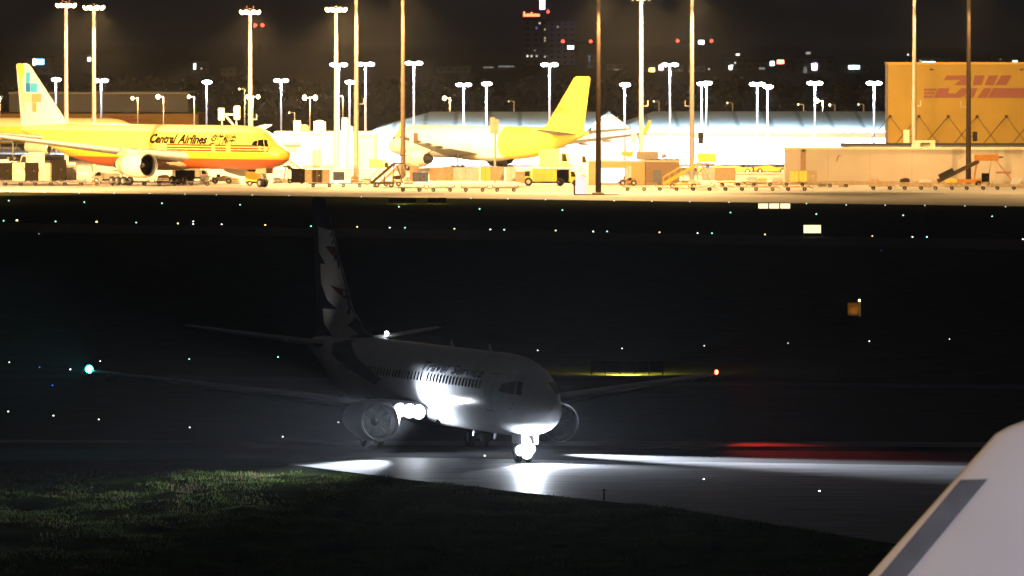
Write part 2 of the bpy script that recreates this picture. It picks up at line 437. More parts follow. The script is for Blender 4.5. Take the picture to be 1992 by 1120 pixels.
def turf_h(x, y):
    if inside(x, y, SLAB): return -0.05
    d = seg_dist(x, y, SLAB)
    return min(1, d / 1.2) * (0.10 + bump(x, y)) - 0.03 * (d < .3)
mb = MB(); xs = [-30 + .3 * i for i in range(201)]; ys = [270 + .45 * i for i in range(int((385 - 270) / .45))]
ylim = G(996, 905).y
nx = len(xs)
for y in ys:
    for x in xs:
        e = min(1, max(0, (374.5 - y) / 4)); mb.v.append((x, y, turf_h(x, y) * e - 0.05 * (1 - e)))
for j in range(len(ys) - 1):
    for i in range(nx - 1):
        if ys[j + 1] > 376: continue
        a = j * nx + i; mb.f.append((a, a + 1, a + nx + 1, a + nx)); mb.mi.append(0)
turf = tag(mb.build('turf', M_near, smooth=False, fix=False), None, None, None, 'structure')
turf.data.polygons.foreach_set('use_smooth', [True] * len(turf.data.polygons))
# grass blades
mb = MB()
M_blade = mat('grass_blades', (0.060, 0.088, 0.022), 0.8, 0.7, 0.35, spec=0.0)
M_straw = mat('straw_blades', (0.105, 0.088, 0.045), 0.8, 0.5, 0.6, spec=0.0)
for _b in (M_blade, M_straw):
    _n = _b.node_tree.nodes; _l = _b.node_tree.links; _t = _n.new('ShaderNodeBsdfTranslucent'); _m = _n.new('ShaderNodeMixShader'); _m.inputs[0].default_value = .5
    _l.new(_n['Principled BSDF'].inputs['Base Color'].links[0].from_socket, _t.inputs[0]); _l.new(_n['Principled BSDF'].outputs[0], _m.inputs[1]); _l.new(_t.outputs[0], _m.inputs[2]); _l.new(_m.outputs[0], _n['Material Output'].inputs[0])
for k in range(90000):
    y = 288 + 86 * random.random() ** 0.8; x = random.uniform(-.068, .068) * y
    if inside(x, y, SLAB) and seg_dist(x, y, SLAB) > .55 * max(0, MN.noise((x * .9, y * .9, 77))) + .05: continue
    z = turf_h(x, y); h = random.uniform(.05, .16) * (1.5 if random.random() < .1 else 1); a = random.uniform(0, math.pi); w = .035
    q = MN.noise((x * .35, y * .13, 20)) + .5 * MN.noise((x * 1.1, y * .5, 31))
    if q < -0.12 + random.uniform(-.25, .25): continue
    h *= max(.35, .75 + .9 * q); sm = 1 if MN.noise((x * .5, y * .2, 44)) + random.uniform(-.35, .35) > .22 else 0
    dx, dy = w * math.cos(a), w * math.sin(a); lx, ly = random.uniform(-.08, .08), random.uniform(-.08, .08)
    n = len(mb.v); mb.v += [(x - dx, y - dy, z - .03), (x + dx, y + dy, z - .03), (x + lx, y + ly, z + h)]; mb.f.append((n, n + 1, n + 2)); mb.mi.append(sm)
tag(mb.build('grass', [M_blade, M_straw], fix=False), 'short tufty grass beside the lit taxiway', 'grass', None, 'stuff')

# ------------------------------------------------------------------ the taxiing airliner
A1 = dict(name='passenger_airliner', label='white passenger airliner taxiing with dazzling landing lights and zigzag painted tail',
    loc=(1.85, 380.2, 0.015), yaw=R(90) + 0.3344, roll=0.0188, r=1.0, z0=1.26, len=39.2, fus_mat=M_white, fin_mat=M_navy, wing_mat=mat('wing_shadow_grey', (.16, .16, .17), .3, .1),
    wing=[(13.6, 1.2, 1.95, 8.0, .14), (15.6, 5.2, 2.4, 4.9, .12), (22.0, 17.0, 3.72, 1.5, .10), (22.6, 17.25, 3.76, .7, .08)],
    eng=dict(a=12.05, s=4.83, z=1.62, r=1.13, len=4.0, flat=.93), eng_mat=mat('engine_grey', (.075, .077, .085), .4, .1), fairing=(12, 24, 1.9, 2.0),
    stab=[(33.3, .3, 4.7, 4.2, .10), (38.0, 7.1, 5.55, 1.5, .09), (38.5, 7.2, 5.56, .7, .08)],
    fin=[(27.4, 5.1, 10.8), (30.2, 5.8, 7.9), (32.1, 6.7, 6.1), (37.0, 12.45, 2.3), (37.5, 12.6, 1.5)],
    gear=dict(wr=.52, na=4.0, ma=19.4, ms=2.86, rows=(0,)))
root, fus, skin, fin, finskin, ng = airliner(A1)
AX = A1
def loc2d(px, py, s=0.0):
    """photo pixel to (aft, height) in the airliner's plane at starboard offset s"""
    a = 15.0
    for _ in range(12):
        Y = 380.2 + .945 * a - .328 * s; k = F / Y
        a = (1.85 - .945 * s - (px - 996) / k) / .328
    Y = 380.2 + .945 * a - .328 * s; k = F / Y
    return a, CAMH - (py - Y0) / k - s * .0188
def on_fin(pts): return [loc2d(580 + x / 3.294, 360 + y / 3.294, .15) for x, y in pts]
M_tailw = mat('tail_white', (0.70, 0.70, 0.70), 0.4, 0.1)
M_tailr = mat('tail_red', (0.20, 0.06, 0.05), 0.4, 0.1)
zig = on_fin([(105, 265), (214, 300), (240, 400), (300, 600), (330, 690), (352, 750), (350, 860), (330, 900), (400, 955), (330, 988), (235, 965), (165, 890), (150, 792), (258, 797), (185, 735), (135, 630), (125, 505), (167, 507), (115, 430)])
for sd in (1, -1):
    decal('tail_marking', zig, [tuple(range(len(zig)))], lambda u, v, sd=sd: finskin(u, v, sd, .03), M_tailw, fin, .3, .4)
    for q in ([(165, 395), (238, 395), (250, 470), (215, 465)], [(205, 640), (318, 688), (350, 752), (300, 742)]):
        qq = on_fin(q)
        decal('tail_marking', qq, [tuple(range(len(qq)))], lambda u, v, sd=sd: finskin(u, v, sd, .05), M_tailr, fin, .3, .4)
sw = [loc2d(px, py, 1.6) for px, py in ((626, 668), (652, 660), (690, 694), (750, 738), (738, 748), (672, 712), (640, 690))]
for sd in (1, -1):
    decal('fuselage_stripe', sw, [tuple(range(len(sw)))], lambda u, v, sd=sd: skin(u, v, sd, .012), M_navy, fus, .6, .2)
# windows, doors, title
wm = None
for sd in (1, -1):
    for k in range(47):
        a = 5.6 + k * .508
        if k in (17,): continue
        pp = [(a - .12, 3.66), (a - .05, 3.60), (a + .05, 3.60), (a + .12, 3.66), (a + .12, 3.98), (a + .05, 4.04), (a - .05, 4.04), (a - .12, 3.98)]
        decal('cabin_window', pp, [tuple(range(8))], lambda u, v, sd=sd: skin(u, v, sd, .012), M_glass, root, None, .15)
M_seam = mat('door_seam', (.12, .12, .13), .5, 0)
for sd in (1, -1):
    for a in (4.35, 33.2):
        o_ = [(a - .42, 2.55), (a + .42, 2.55), (a + .42, 4.4), (a - .42, 4.4)]; i_ = [(a - .37, 2.6), (a + .37, 2.6), (a + .37, 4.35), (a - .37, 4.35)]
        decal('cabin_door', o_ + i_, [(0, 1, 5, 4), (1, 2, 6, 5), (2, 3, 7, 6), (3, 0, 4, 7)], lambda u, v, sd=sd: skin(u, v, sd, .012), M_seam, root, None, .15)
for word, w0, w1 in (('Travel', 0, 4.35), ('Service', 4.85, 9.7)):
  tv, tf = text_polys(word, .25, .012)
  tw = max(v[0] for v in tv) * 9.7 / (w1 - w0)
  for sd in (1, -1):
    decal('title_lettering', [(w0 + x * 9.7 / tw, y * .66) for x, y in tv], tf, lambda u, v, sd=sd: skin((15.3 - u) if sd > 0 else (5.2 + u), 4.14 + v, sd, .014), M_navy, fus, None, .12)
M_pseam = mat('fuselage_seam', (.40, .41, .43), .35, .05)
for a in (6.6, 9.2, 12.4, 17.5, 20.2, 23.0, 25.6, 28.4, 31.2):
    for sd in (1, -1):
        q = [(a - .018, 1.75 if a < 25 else 2.9), (a + .018, 1.75 if a < 25 else 2.9), (a + .018, 5.2), (a - .018, 5.2)]
        decal('panel_seam', q, [(0, 1, 2, 3)], lambda u, v, sd=sd: skin(u, v, sd, .008), M_pseam, fus, None, .15)
# pitot probes and antennas
for a, z in ((2.0, 3.0), (2.1, 2.75)):
    for sd in (1, -1):
        p = skin(a, z, sd, 0); MB().cyl(p, (p[0] - .15, p[1] + sd * .12, p[2]), .02).build('probe', M_dark, root)
for a in (9, 15): MB().prism([(a, 5.3), (a + .5, 5.3), (a + .55, 5.68), (a + .35, 5.68)], -.03, .03).build('antenna', M_white, root)
for a in (8.0, 11.3): MB().prism([(a, 1.3), (a + .4, 1.3), (a + .45, .95), (a + .28, .95)], -.03, .03).build('antenna', M_white, root)
# lights of the airliner
G_land = glow('landing_light_glass', (0.86, 0.92, 1.0), 14)
LW = (0.80, 0.88, 1.0)
def lens(name, loc, r, m, parent, d=(-1, 0, 0)):
    p = Vector(loc); mb = MB(); q = Vector(d).normalized()
    mb.cyl(p - q * r * .5, p + q * r * .2, r * 1.15, r * 1.15, 16); b = mb.build(name, M_grey, parent)
    mb = MB(); rings = []
    M = q.to_track_quat('Z', 'Y').to_matrix()
    for i in range(6):
        t = math.pi / 2 * i / 6; rings.append([p + q * (r * .2 + r * .7 * math.sin(t)) + M @ Vector((r * math.cos(t) * math.cos(w), r * math.cos(t) * math.sin(w), 0)) for w in [2 * math.pi * j / 16 for j in range(16)]])
    mb.loft(rings).build('lens', m, b, smooth=True); return b
for sd in (1, -1):
    for a_, s_, z_ in ((13.95, 2.2, 2.04), (14.15, 2.64, 2.08), (14.35, 3.08, 2.12)): lens('landing_light', (a_, sd * s_, z_), .33, G_land, root)
lens('taxi_light', (3.5, -.18, .70), .27, G_land, root)
lens('taxi_light', (3.5, .05, 1.02), .27, G_land, root)
lens('taxi_light', (3.3, .05, .48), .27, G_land, root)  # extra low lens, added to spread the glare over the nose wheel
lens('taxi_light', (3.5, .32, .62), .26, G_land, root)
# wing root lights: added fill and glare spots, then the beams on the ground
lamp('landing_fill', 'POINT', (13.45, 2.45, 2.35), 260, LW, root, radius=.15)
lamp('fuselage_bloom_spot', 'SPOT', (13.2, 3.0, 2.1), 3000, LW, root, aim=(12.9, 1.7, 2.9), cone=150, blend=.5, radius=.25)  # added spot on the fuselage side, stands in for the landing lights' bloom
lamp('landing_beam', 'SPOT', (13.3, 2.7, 2.1), 3600, LW, root, aim=(-30, 17.0, 4.3), cone=17, blend=.8, radius=.2)  # points at the camera, added for the halo in the haze
lamp('landing_beam', 'SPOT', (13.4, -2.5, 2.1), 230000, LW, root, aim=(0, -12.5, 0), cone=46, blend=1, radius=.2)
lamp('turnoff_beam', 'SPOT', (13.5, 2.3, 2.0), 130000, LW, root, aim=(-13, 23.5, -.6), cone=30, blend=1, radius=.2)
lamp('taxi_glare', 'SPOT', (3.0, .1, .72), 1200, LW, root, aim=(-30, 11.6, 2.9), cone=22, blend=1, radius=.15)
lamp('taxi_lamp', 'SPOT', (1.7, -.15, .55), 2600, LW, root, aim=(2.3, -.1, 2.8), cone=128, blend=.8, radius=.15)
lamp('taxi_beam', 'SPOT', (2.95, 0, .80), 13000, LW, root, aim=(-8, -1.5, -2.6), cone=110, blend=.9, radius=.15)
G_green = glow('green_lens', (0.02, 0.9, 0.85), 60); G_red = glow('red_lens', (1.0, 0.06, 0.02), 40); G_wht = glow('white_lens', (.9, .95, 1), 30)
lens('navigation_light', (22.5, 17.2, 3.82), .19, G_green, root, (-1, .6, 0))
lens('navigation_light', (22.5, -17.2, 3.82), .12, G_red, root, (-1, -.6, 0))
lamp('navigation_lamp', 'POINT', (22.3, 17.4, 3.85), 25, (.02, .75, .8), root, radius=.12)
lamp('navigation_lamp', 'POINT', (22.3, -17.4, 3.85), 12, (1, .05, .01), root, radius=.12)
lamp('navigation_glare', 'SPOT', (22.2, 17.3, 3.85), 5500, (.02, .75, .8), root, aim=(-30, 34.8, 6.3), cone=6, blend=1, radius=.1)
lamp('navigation_glare', 'SPOT', (22.2, -17.3, 3.85), 1500, (1, .05, .01), root, aim=(-30, .2, 6.3), cone=6, blend=1, radius=.1)
lamp('navigation_beam', 'SPOT', (22.2, -17.5, 3.7), 4200, (1, .03, .01), root, aim=(10.4, -17.5, 0), cone=44, blend=1, radius=.1)
lens('logo_light', (36.0, -3.3, 5.3), .11, G_wht, root, (-1, .3, .5))
lamp('logo_lamp', 'POINT', (35.8, -3.2, 5.6), 8, LW, root, radius=.1)
lamp('logo_lamp', 'SPOT', (35.2, 3.4, 5.6), 38, (1, .93, .85), root, aim=(36.0, 0, 8.8), cone=95, blend=1, radius=.1)

# ------------------------------------------------------------------ the yellow cargo airliner on the apron, left
phi = R(50)
def z2(z): return z
A2 = dict(name='cargo_airliner', label='long yellow cargo airliner with red belly and mosaic squares on its tail', loc=(-31.8, 1095, 0), yaw=math.atan2(math.sin(phi), -math.cos(phi)),
    r=1.545, z0=2.45, len=63.7, fin_mat=M_white,
    fus_mat=bands('cargo_livery_lit_top', [(-1, (.44, .085, .016)), (3.75, (.74, .44, .03)), (4.75, (.76, .62, .14)), (7.6, (.78, .70, .38))]),  # cream crown is overexposed yellow put into the paint bands
    wing=[(19.0, 2, 4.3, 13.5, .12), (26.5, 10.5, 5.2, 8.2, .11), (42.5, 30.5, 8.3, 2.6, .1), (43.8, 31.5, 8.4, 1.0, .08)],
    eng=dict(a=20.0, s=9.6, z=3.05, r=1.85, len=6.2), eng_mat=M_cream, fairing=(19, 40, 3.2, 3.3), belly_mat=mat('belly_cream', (.5, .3, .2), .5, .1),
    stab=[(55.5, 1, 6.6, 7.5, .1), (63.5, 10.6, 7.7, 2.6, .09)], fin=[(50.5, 8.3, 13.5), (52.5, 9.0, 11.3), (61.6, 17.3, 3.4), (62.2, 17.5, 2.4)],
    gear=dict(wr=.62, na=5.9, ma=32, ms=5.5, rows=(-1.4, 0, 1.4)))
root2, fus2, skin2, fin2, finskin2, ng2 = airliner(A2)
def loc2b(px, py, s=0.0):
    a = 20.0; c, sn = math.cos(phi), math.sin(phi)
    for _ in range(30):
        Y = 1095 + sn * a - c * s; k = F / Y; a = .5 * a + .5 * (-31.8 - sn * s - (px - 996) / k) / c
    Y = 1095 + sn * a - c * s
    return a, ZA(py, Y)
def on_fin2(x0, y0, x1, y1): return [loc2b(x / 3.734, 100 + y / 3.734, .2) for x, y in ((x0, y0), (x1, y0), (x1, y1), (x0, y1))]
M_sq1 = mat('sky_blue_paint', (.06, .38, .75), .4, .06); M_sq2 = mat('mid_blue_paint', (.02, .18, .58), .4, .06); M_sq3 = mat('peach_paint', (.62, .30, .16), .4, .06); M_sq4 = mat('pale_paint', (.6, .5, .38), .4, .06)
for sd in (1, -1):
    for (b, m) in (((190, 150, 224, 226), M_sq1), ((188, 228, 224, 294), M_sq2), ((226, 228, 280, 296), M_sq1), ((236, 306, 312, 368), M_sq3), ((240, 370, 276, 440), M_sq3), ((150, 306, 234, 368), M_sq4)):
        q = on_fin2(*b); decal('tail_square', q, [(0, 1, 2, 3)], lambda u, v, sd=sd: finskin2(u, v, sd, .02), m, fin2, .8, .8)
    q = [loc2b(x / 3.734, 100 + y / 3.734, .2) for x, y in ((118, 86), (166, 86), (180, 150), (150, 210), (165, 300), (178, 420), (172, 450))]
    decal('tail_edge_panel', q, [tuple(range(7))], lambda u, v, sd=sd: finskin2(u, v, sd, .012), M_yel, fin2, .8, .8)
    for z_, m_ in ((5.05, RED), (5.42, RED), (5.80, RED)):
        for a0, a1 in ((2.4, 9.6), (10.6, 13.2), (14.0, 24.5)):
            q = [(a0, z_), (a1, z_), (a1, z_ + .24), (a0, z_ + .24)]
            decal('fuselage_stripe', q, [(0, 1, 2, 3)], lambda u, v, sd=sd: skin2(u, v, sd, .02), mat('stripe_red', (.26, .03, .006), .6, .08, spec=.15), fus2, 1.0, None)
cv, cf = text_polys('空航州中', .18, .025); cw = max(v[0] for v in cv)
for sd in (1, -1):
    d = (lambda u, v: skin2(28.8 - u, 6.15 + v, 1, .02)) if sd > 0 else (lambda u, v: skin2(8.8 + u, 6.15 + v, -1, .02))
    for word, w0, w1 in (('Central', 0, 6.35), ('Airlines', 6.95, 13.6)):
      tv, tf = text_polys(word, .18, .045); tw = max(v[0] for v in tv)
      decal('title_lettering', [(w0 + x * (w1 - w0) / tw, y * 1.75) for x, y in tv], tf, d, mat('title_brown', (.010, .0035, .001), .6, .05, spec=.1), fus2, None, .25)
    decal('title_lettering', [(14.2 + x * 5.9 / cw, y * 1.6) for x, y in cv], cf, d, mat('title_brown', (.010, .0035, .001), .6, .05, spec=.1), fus2, None, .25)

# a second yellow cargo aircraft whose roof shows behind it
A4 = dict(name='cargo_airliner', label='yellow cargo airliner whose roof and cockpit show behind the longer yellow one', loc=(XA(282, 1330), 1330, 0), yaw=math.atan2(math.sin(R(22)), -math.cos(R(22))),
    r=1.12, z0=2.9, len=47.0, fin_mat=M_yel, fus_mat=bands('cargo_livery_cream', [(-1, YEL), (5.6, (.7, .6, .35))]),
    wing=[(16, 1.4, 3.6, 9, .12), (20, 6.5, 4.1, 6, .11), (27, 19, 5.4, 2.2, .1)], eng=dict(a=15, s=6.5, z=2.5, r=1.3, len=4.5), eng_mat=M_cream,
    stab=[(40, .7, 6.2, 5, .1), (46, 7.6, 6.9, 2, .09)], fin=[(37, 7, 9), (44.5, 13.5, 3)], gear=dict(wr=.5, na=5.5, ma=23.5, ms=3.6, rows=(-.6, .6)))
airliner(A4)

# ------------------------------------------------------------------ the white and yellow cargo airliner seen from behind
ph3 = R(55)
A3 = dict(name='cargo_airliner', label='white cargo airliner with yellow tail end and winglet parked before the white halls', loc=(-19.7, 1246, 0), yaw=-ph3,
    r=1.27, z0=2.15, len=54.9, fin_mat=M_yel, fus_mat=bands('cargo_livery_white', [(-1, (.78, .77, .74)), (33.5, YEL)], axis='X'),
    wing=[(18, 1.8, 2.9, 10.5, .12), (23, 7.5, 3.6, 7, .11), (36.0, 23.4, 6.0, 2.2, .1)], winglet=2.2, winglet_mat=M_yel, wing_mat=mat('wing_mid_grey', (.26, .26, .27), .5, .1),
    eng=dict(a=17.5, s=7.9, z=2.15, r=1.42, len=4.8), eng_mat=M_cream, fairing=(17, 36, 2.5, 2.7), belly_mat=M_cream,
    stab=[(46.5, .8, 6.3, 6.5, .1), (53, 9.3, 7.1, 2.2, .09)], stab_mat=mat('wing_mid_grey', (.26, .26, .27), .5, .1),
    fin=[(42.0, 6.9, 12.0), (43.8, 7.6, 10.2), (51.3, 15.1, 4.3), (51.9, 15.3, 3.3)], gear=dict(wr=.58, na=5.6, ma=26, ms=4.65, rows=(-.7, .7)))
root3, fus3, skin3, fin3, finskin3, ng3 = airliner(A3)
tv, tf = text_polys('DHL', .3, .03); tw = max(v[0] for v in tv)
for sd in (1, -1):
    d = (lambda u, v: finskin3(46.4 + u, 9.6 + v, -1, .02)) if sd < 0 else (lambda u, v: finskin3(50.4 - u, 9.6 + v, 1, .02))
    decal('tail_lettering', [(x * 4.0 / tw, y * 1.5) for x, y in tv], tf, d, mat('faded_red', (.5, .16, .03), .5, .1), fin3, .5, .4)

# ------------------------------------------------------------------ the parked white airliner whose fin fills the corner
Yf = 128.0
def fz(px, py): p = AT(px, py, Yf); return (p.x, p.z)
tip = fz(1992, 818)
x5, z5 = fz(1690, 1120); x6, z6 = fz(1935, 845); x7, z7 = fz(1962, 829); x8, z8 = fz(1992, 818)
slope = (x6 - x5) / (z6 - z5)
ox = x5 - (z5 - 5.6) * slope - 27.0                       # nose position so that aft coordinates start at 0
fin4 = [(27.0 - 2.4, 5.0, 12.5), (x5 - (z5 - 5.9) * slope - ox, 5.9, 9.0), (x5 - ox, z5, 6.6), (x6 - ox, z6, 4.9), (x7 - ox, z7, 4.5), (x8 - ox, z8, 3.9), (x8 + .8 - ox, z8 + .12, 3.0), (x8 + 2.0 - ox, z8 + .2, 1.6)]
M_fin = mat('pale_fin_paint', (.66, .64, .68), .5, .04, .6)
A5 = dict(name='parked_airliner', label='white parked airliner of which only the curved fin shows in the near corner', loc=(ox, Yf, 0), yaw=0,
    r=1.0, z0=1.26, len=39.2, fus_mat=M_white, fin_mat=M_fin,
    wing=[(13.6, 1.2, 1.95, 8.0, .14), (15.6, 5.2, 2.4, 4.9, .12), (22.0, 17.0, 3.72, 1.5, .10)], eng=dict(a=12.05, s=4.83, z=1.62, r=1.13, len=4.0, flat=.93), eng_mat=M_white,
    stab=[(33.3, .3, 4.7, 4.2, .10), (38.0, 7.1, 5.55, 1.5, .09)], fin=fin4, gear=dict(wr=.52, na=4.0, ma=19.4, ms=2.86, rows=(0,)))
root5, fus5, skin5, fin5, finskin5, ng5 = airliner(A5)
q = [fz(px, py) for px, py in ((1868, 932), (1920, 930), (1760, 1122), (1630, 1290), (1575, 1290), (1708, 1122))]  # blue-grey strip along the fin's leading edge
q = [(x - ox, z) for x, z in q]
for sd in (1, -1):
    decal('leading_edge_strip', q, [tuple(range(6))], lambda u, v, sd=sd: finskin5(u, v, sd, .012), mat('slate_blue_strip', (.13, .15, .20), .5, .2, 1.5), fin5, .25, .25)

# ------------------------------------------------------------------ high masts with sodium floodlights
SOD = (1.0, 0.60, 0.23)
G_sod = glow('sodium_lens', (1.0, 0.66, 0.26), 45)
G_led = glow('led_lens', (0.72, 0.84, 1.0), 60)
M_cab = mat('cabinet_cream', (.6, .55, .4), .6, .15)
HALO = 1.0
def sodium_mast(px, Y, zt, label, power, side, cab=None, dark=False, hook=None, obstruction=False, near=.6):
    """side = +1 lamps reach towards the camera, -1 away from it, 0 both ways"""
    x = XA(px, Y)
    t = empty('floodlight_mast', (x, Y, 0), 0, label, 'light mast', 'tall sodium floodlight masts on the apron')
    MB().cyl((0, 0, 0), (0, 0, zt), .40, .24, 14).build('pole', M_poled if dark else M_pole, t, smooth=True)
    MB().box((0, 0, .15), (1.6, 1.6, .3)).build('base', M_conc, t)
    h = MB(); ring = 1.15
    for k in range(16):
        a, b = 2 * math.pi * k / 16, 2 * math.pi * (k + 1) / 16
        h.bar((ring * math.cos(a), ring * math.sin(a), zt - .25), (ring * math.cos(b), ring * math.sin(b), zt - .25), .08)
    for k in range(4):
        a = math.pi / 2 * k; h.bar((0, 0, zt - .2), (ring * math.cos(a), ring * math.sin(a), zt - .25), .08)
    h = h.build('lamp_ring', M_dark, t)
    for k in range(8):
        a = 2 * math.pi * (k + .5) / 8
        if side > 0 and math.sin(a) > .5: continue
        if side < 0 and math.sin(a) < -.5: continue
        c = Vector((ring * 1.12 * math.cos(a), ring * 1.12 * math.sin(a), zt - .42)); d = Vector((math.cos(a), math.sin(a), -1.5)).normalized()
        M = d.to_track_quat('Z', 'Y').to_matrix()
        hs = MB().cyl(c - d * .3, c + d * .1, .28, .46, 14).build('floodlight', M_dark, h)
        mb = MB(); mb.loft([[c + d * (.1 + .42 * math.sin(q)) + M @ Vector((.44 * math.cos(q) * math.cos(w), .44 * math.cos(q) * math.sin(w), 0)) for w in [2 * math.pi * j / 12 for j in range(12)]] for q in (0, .4, .8, 1.15, 1.45)])
        mb.build('lens', G_sod, hs, smooth=True)
    lamp('apron_lamp', 'SPOT', (0.5, -1.7, zt - .6), power * near, SOD, t, aim=(0.5, -15, 0), cone=112, blend=.5, radius=.5)
    lamp('stand_lamp', 'SPOT', (-0.5, 1.7, zt - .6), power, SOD, t, aim=(-0.5, 38, 0), cone=118, blend=.6, radius=.5)
    if obstruction:
        for s in (-.55, .55):
            MB().cyl((s, 0, zt), (s, 0, zt + .45), .13, .11, 10).build('warning_light', glow('red_dim', (.5, .03, .01), 1.2), t)
    if cab:
        for (dx, zc, w, hgt, m) in cab:
            MB().box((dx, -.45, zc), (w, .7, hgt)).build('cabinet', m, t, bevel=.05)
            MB().bar((0, 0, zc), (dx, -.3, zc), .12).build('bracket', M_dark, t)
    if hook:
        zc = ZA(hook[1], Y); MB().bar((0, 0, zc), (hook[0], 0, zc), .12).bar((hook[0], 0, zc - .05), (hook[0], 0, zc + .85), .14).build('speaker_arm', M_pole, t)
    return t
PW = 330000
sodium_mast(129, 1262, 27.2, 'slim floodlight mast behind the mosaic tail, one lamp reaching to its right', PW * .6, 1, obstruction=True)
sodium_mast(183, 1204, 26.6, 'bright-headed floodlight mast second from the mosaic tail', PW, 0)
sodium_mast(487, 1236, 26.0, 'floodlight mast above the cockpit of the long yellow airliner', PW, 0, hook=(1.0, 232), obstruction=True)
sodium_mast(654, 1182, 26.2, 'floodlight mast before the bright beige wall with a glowing head', PW * 1.2, 0, cab=((.9, ZA(268, 1182), .9, 2.2, M_cab), (.9, ZA(290, 1182), .5, 1.0, M_cab)))
sodium_mast(693, 1135, 28.3, 'pale floodlight mast between the beige wall and the brown boarding stairs', PW, 1, hook=(1.1, 202))
sodium_mast(784, 1150, 28.6, 'dark brown floodlight mast rising behind the brown boarding stairs', PW, 0, dark=True, cab=((1.3, ZA(270, 1150), .55, 2.6, M_cab), (1.9, ZA(268, 1150), .7, 1.5, M_brown)))
sodium_mast(1164, 1048, 28.2, 'dark floodlight mast standing alone on the apron edge beside the pale pillar', PW, 0, dark=True)
sodium_mast(1247, 1155, 27.9, 'floodlight mast rising behind the hut with the grey door', PW, 0, cab=((-1.1, ZA(268, 1155), .8, 1.7, M_cab),), hook=(1.0, 206))
sodium_mast(1346, 1140, 28.4, 'brown floodlight mast above the yellow boarding stairs', PW, 0, cab=((1.3, ZA(268, 1140), .75, 1.7, M_dark),), hook=(-1.0, 206))
sodium_mast(1778, 1192, 28.4, 'pale floodlight mast crossing the left part of the yellow facade', PW * .16, 0, cab=((-1.2, ZA(265, 1192), .9, 2.0, M_cab),), hook=(1.0, 206))
sodium_mast(1884, 1112, 28.8, 'brown floodlight mast crossing the lettering of the yellow facade', PW * .3, 0, dark=True, cab=((.9, ZA(265, 1112), .65, 1.4, M_dark),), hook=(-1.1, 208))

sodium_mast(-150, 1062, 28, 'floodlight mast beyond the left picture edge lighting the yellow airliner', PW * 1.0, 0, near=.04)
sodium_mast(-420, 1030, 28, 'second floodlight mast beyond the left picture edge', PW * 6, 0, near=.04)
sodium_mast(2140, 1050, 28, 'floodlight mast beyond the right picture edge lighting the blast wall', PW * .4, 0)

# ------------------------------------------------------------------ white LED masts round the halls
LED = (0.70, 0.84, 1.0)
def led_mast(px, py, Y, label, power, double=True, wide=1.0):
    x = XA(px, Y); zt = ZA(py, Y)
    t = empty('led_mast', (x, Y, 0), 0, label, 'light mast', 'white lit lamp masts round the halls')
    MB().cyl((0, 0, 0), (0, 0, zt), .22, .14, 12).build('pole', mat('white_steel', (.22, .23, .25), .5, .1), t, smooth=True)
    hd = MB().bar((-1.2 * wide, 0, zt), (1.2 * wide, 0, zt), .14).build('crossbar', M_grey, t)
    for s in ((-.95, .95) if double else (-.2, .45)):
        b = MB().box((s * wide, 0, zt + .02), (.85, .8, .16)).build('lamp_head', M_grey, hd)
        MB().lathe([(-.62, .02), (-.5, .2), (-.2, .3), (.2, .3), (.5, .2), (.62, .02)], (s * wide, -.05, zt - .14), 'X', 12).build('lens', G_led, b, smooth=True)
    lamp('led_lamp', 'SPOT', (0, -.6, zt - .25), power, LED, t, aim=(0, 7, 0), cone=120, blend=.5, radius=.5)
    return t
PL = 115000
L_ = [(109, 153, 1420, 'white lit lamp mast just right of the mosaic tail', .4, 0), (197, 155, 1420, 'white T-headed lamp mast right of the second floodlight mast', .4, 1),
 (402, 158, 1400, 'white lit lamp mast between the left warehouse and the twin camera posts', .4, 0), (547, 155, 1400, 'white T-headed lamp mast standing alone in the dark right of the yellow cockpit', .5, 1),
 (659, 124, 1300, 'white lamp mast half hidden behind the floodlight mast at the beige wall', .5, 1), (680, 158, 1330, 'white lamp mast with a small second lamp beneath its head, between two pale masts', .5, 0),
 (711, 123, 1275, 'tall white lamp mast right of the two pale masts, left of the hall gable', 1, 1), (805, 121, 1302, 'tall white lamp mast rising before the hall roof slope, next to the dark mast', 1.4, 1),
 (902, 163, 1304, 'lower white T-headed lamp mast over the middle of the left hall roof', 1, 1), (946, 161, 1306, 'narrow white lamp mast over the left hall roof', 1, 0),
 (1069, 124, 1303, 'tall white lamp mast left of the yellow tail fin', 1.3, 1), (1215, 163, 1270, 'white lamp mast over the small gable between the halls', 1, 0),
 (1303, 124, 1311, 'tall white lamp mast at the left slope of the right hall', 1.3, 1), (1365, 161, 1313, 'white lamp mast, left one of a close pair', .7, 0), (1374, 160, 1309, 'white lamp mast, right one of a close pair', .7, 0),
 (1473, 162, 1310, 'white lamp mast with a heavy double head over the middle of the right hall', 1.2, 1), (1493, 167, 1313, 'shorter white lamp mast next to the heavy-headed one', .7, 0),
 (1585, 160, 1311, 'white lamp mast with an uneven head on the right hall, left of the street lamp', 1.2, 1), (1700, 160, 1311, 'white lamp mast nearest to the yellow facade', 1.2, 1)]
for px, py, Y, lb, p, d in L_: led_mast(px, py, Y, lb, PL * p, bool(d), .9 if py < 130 else .75)

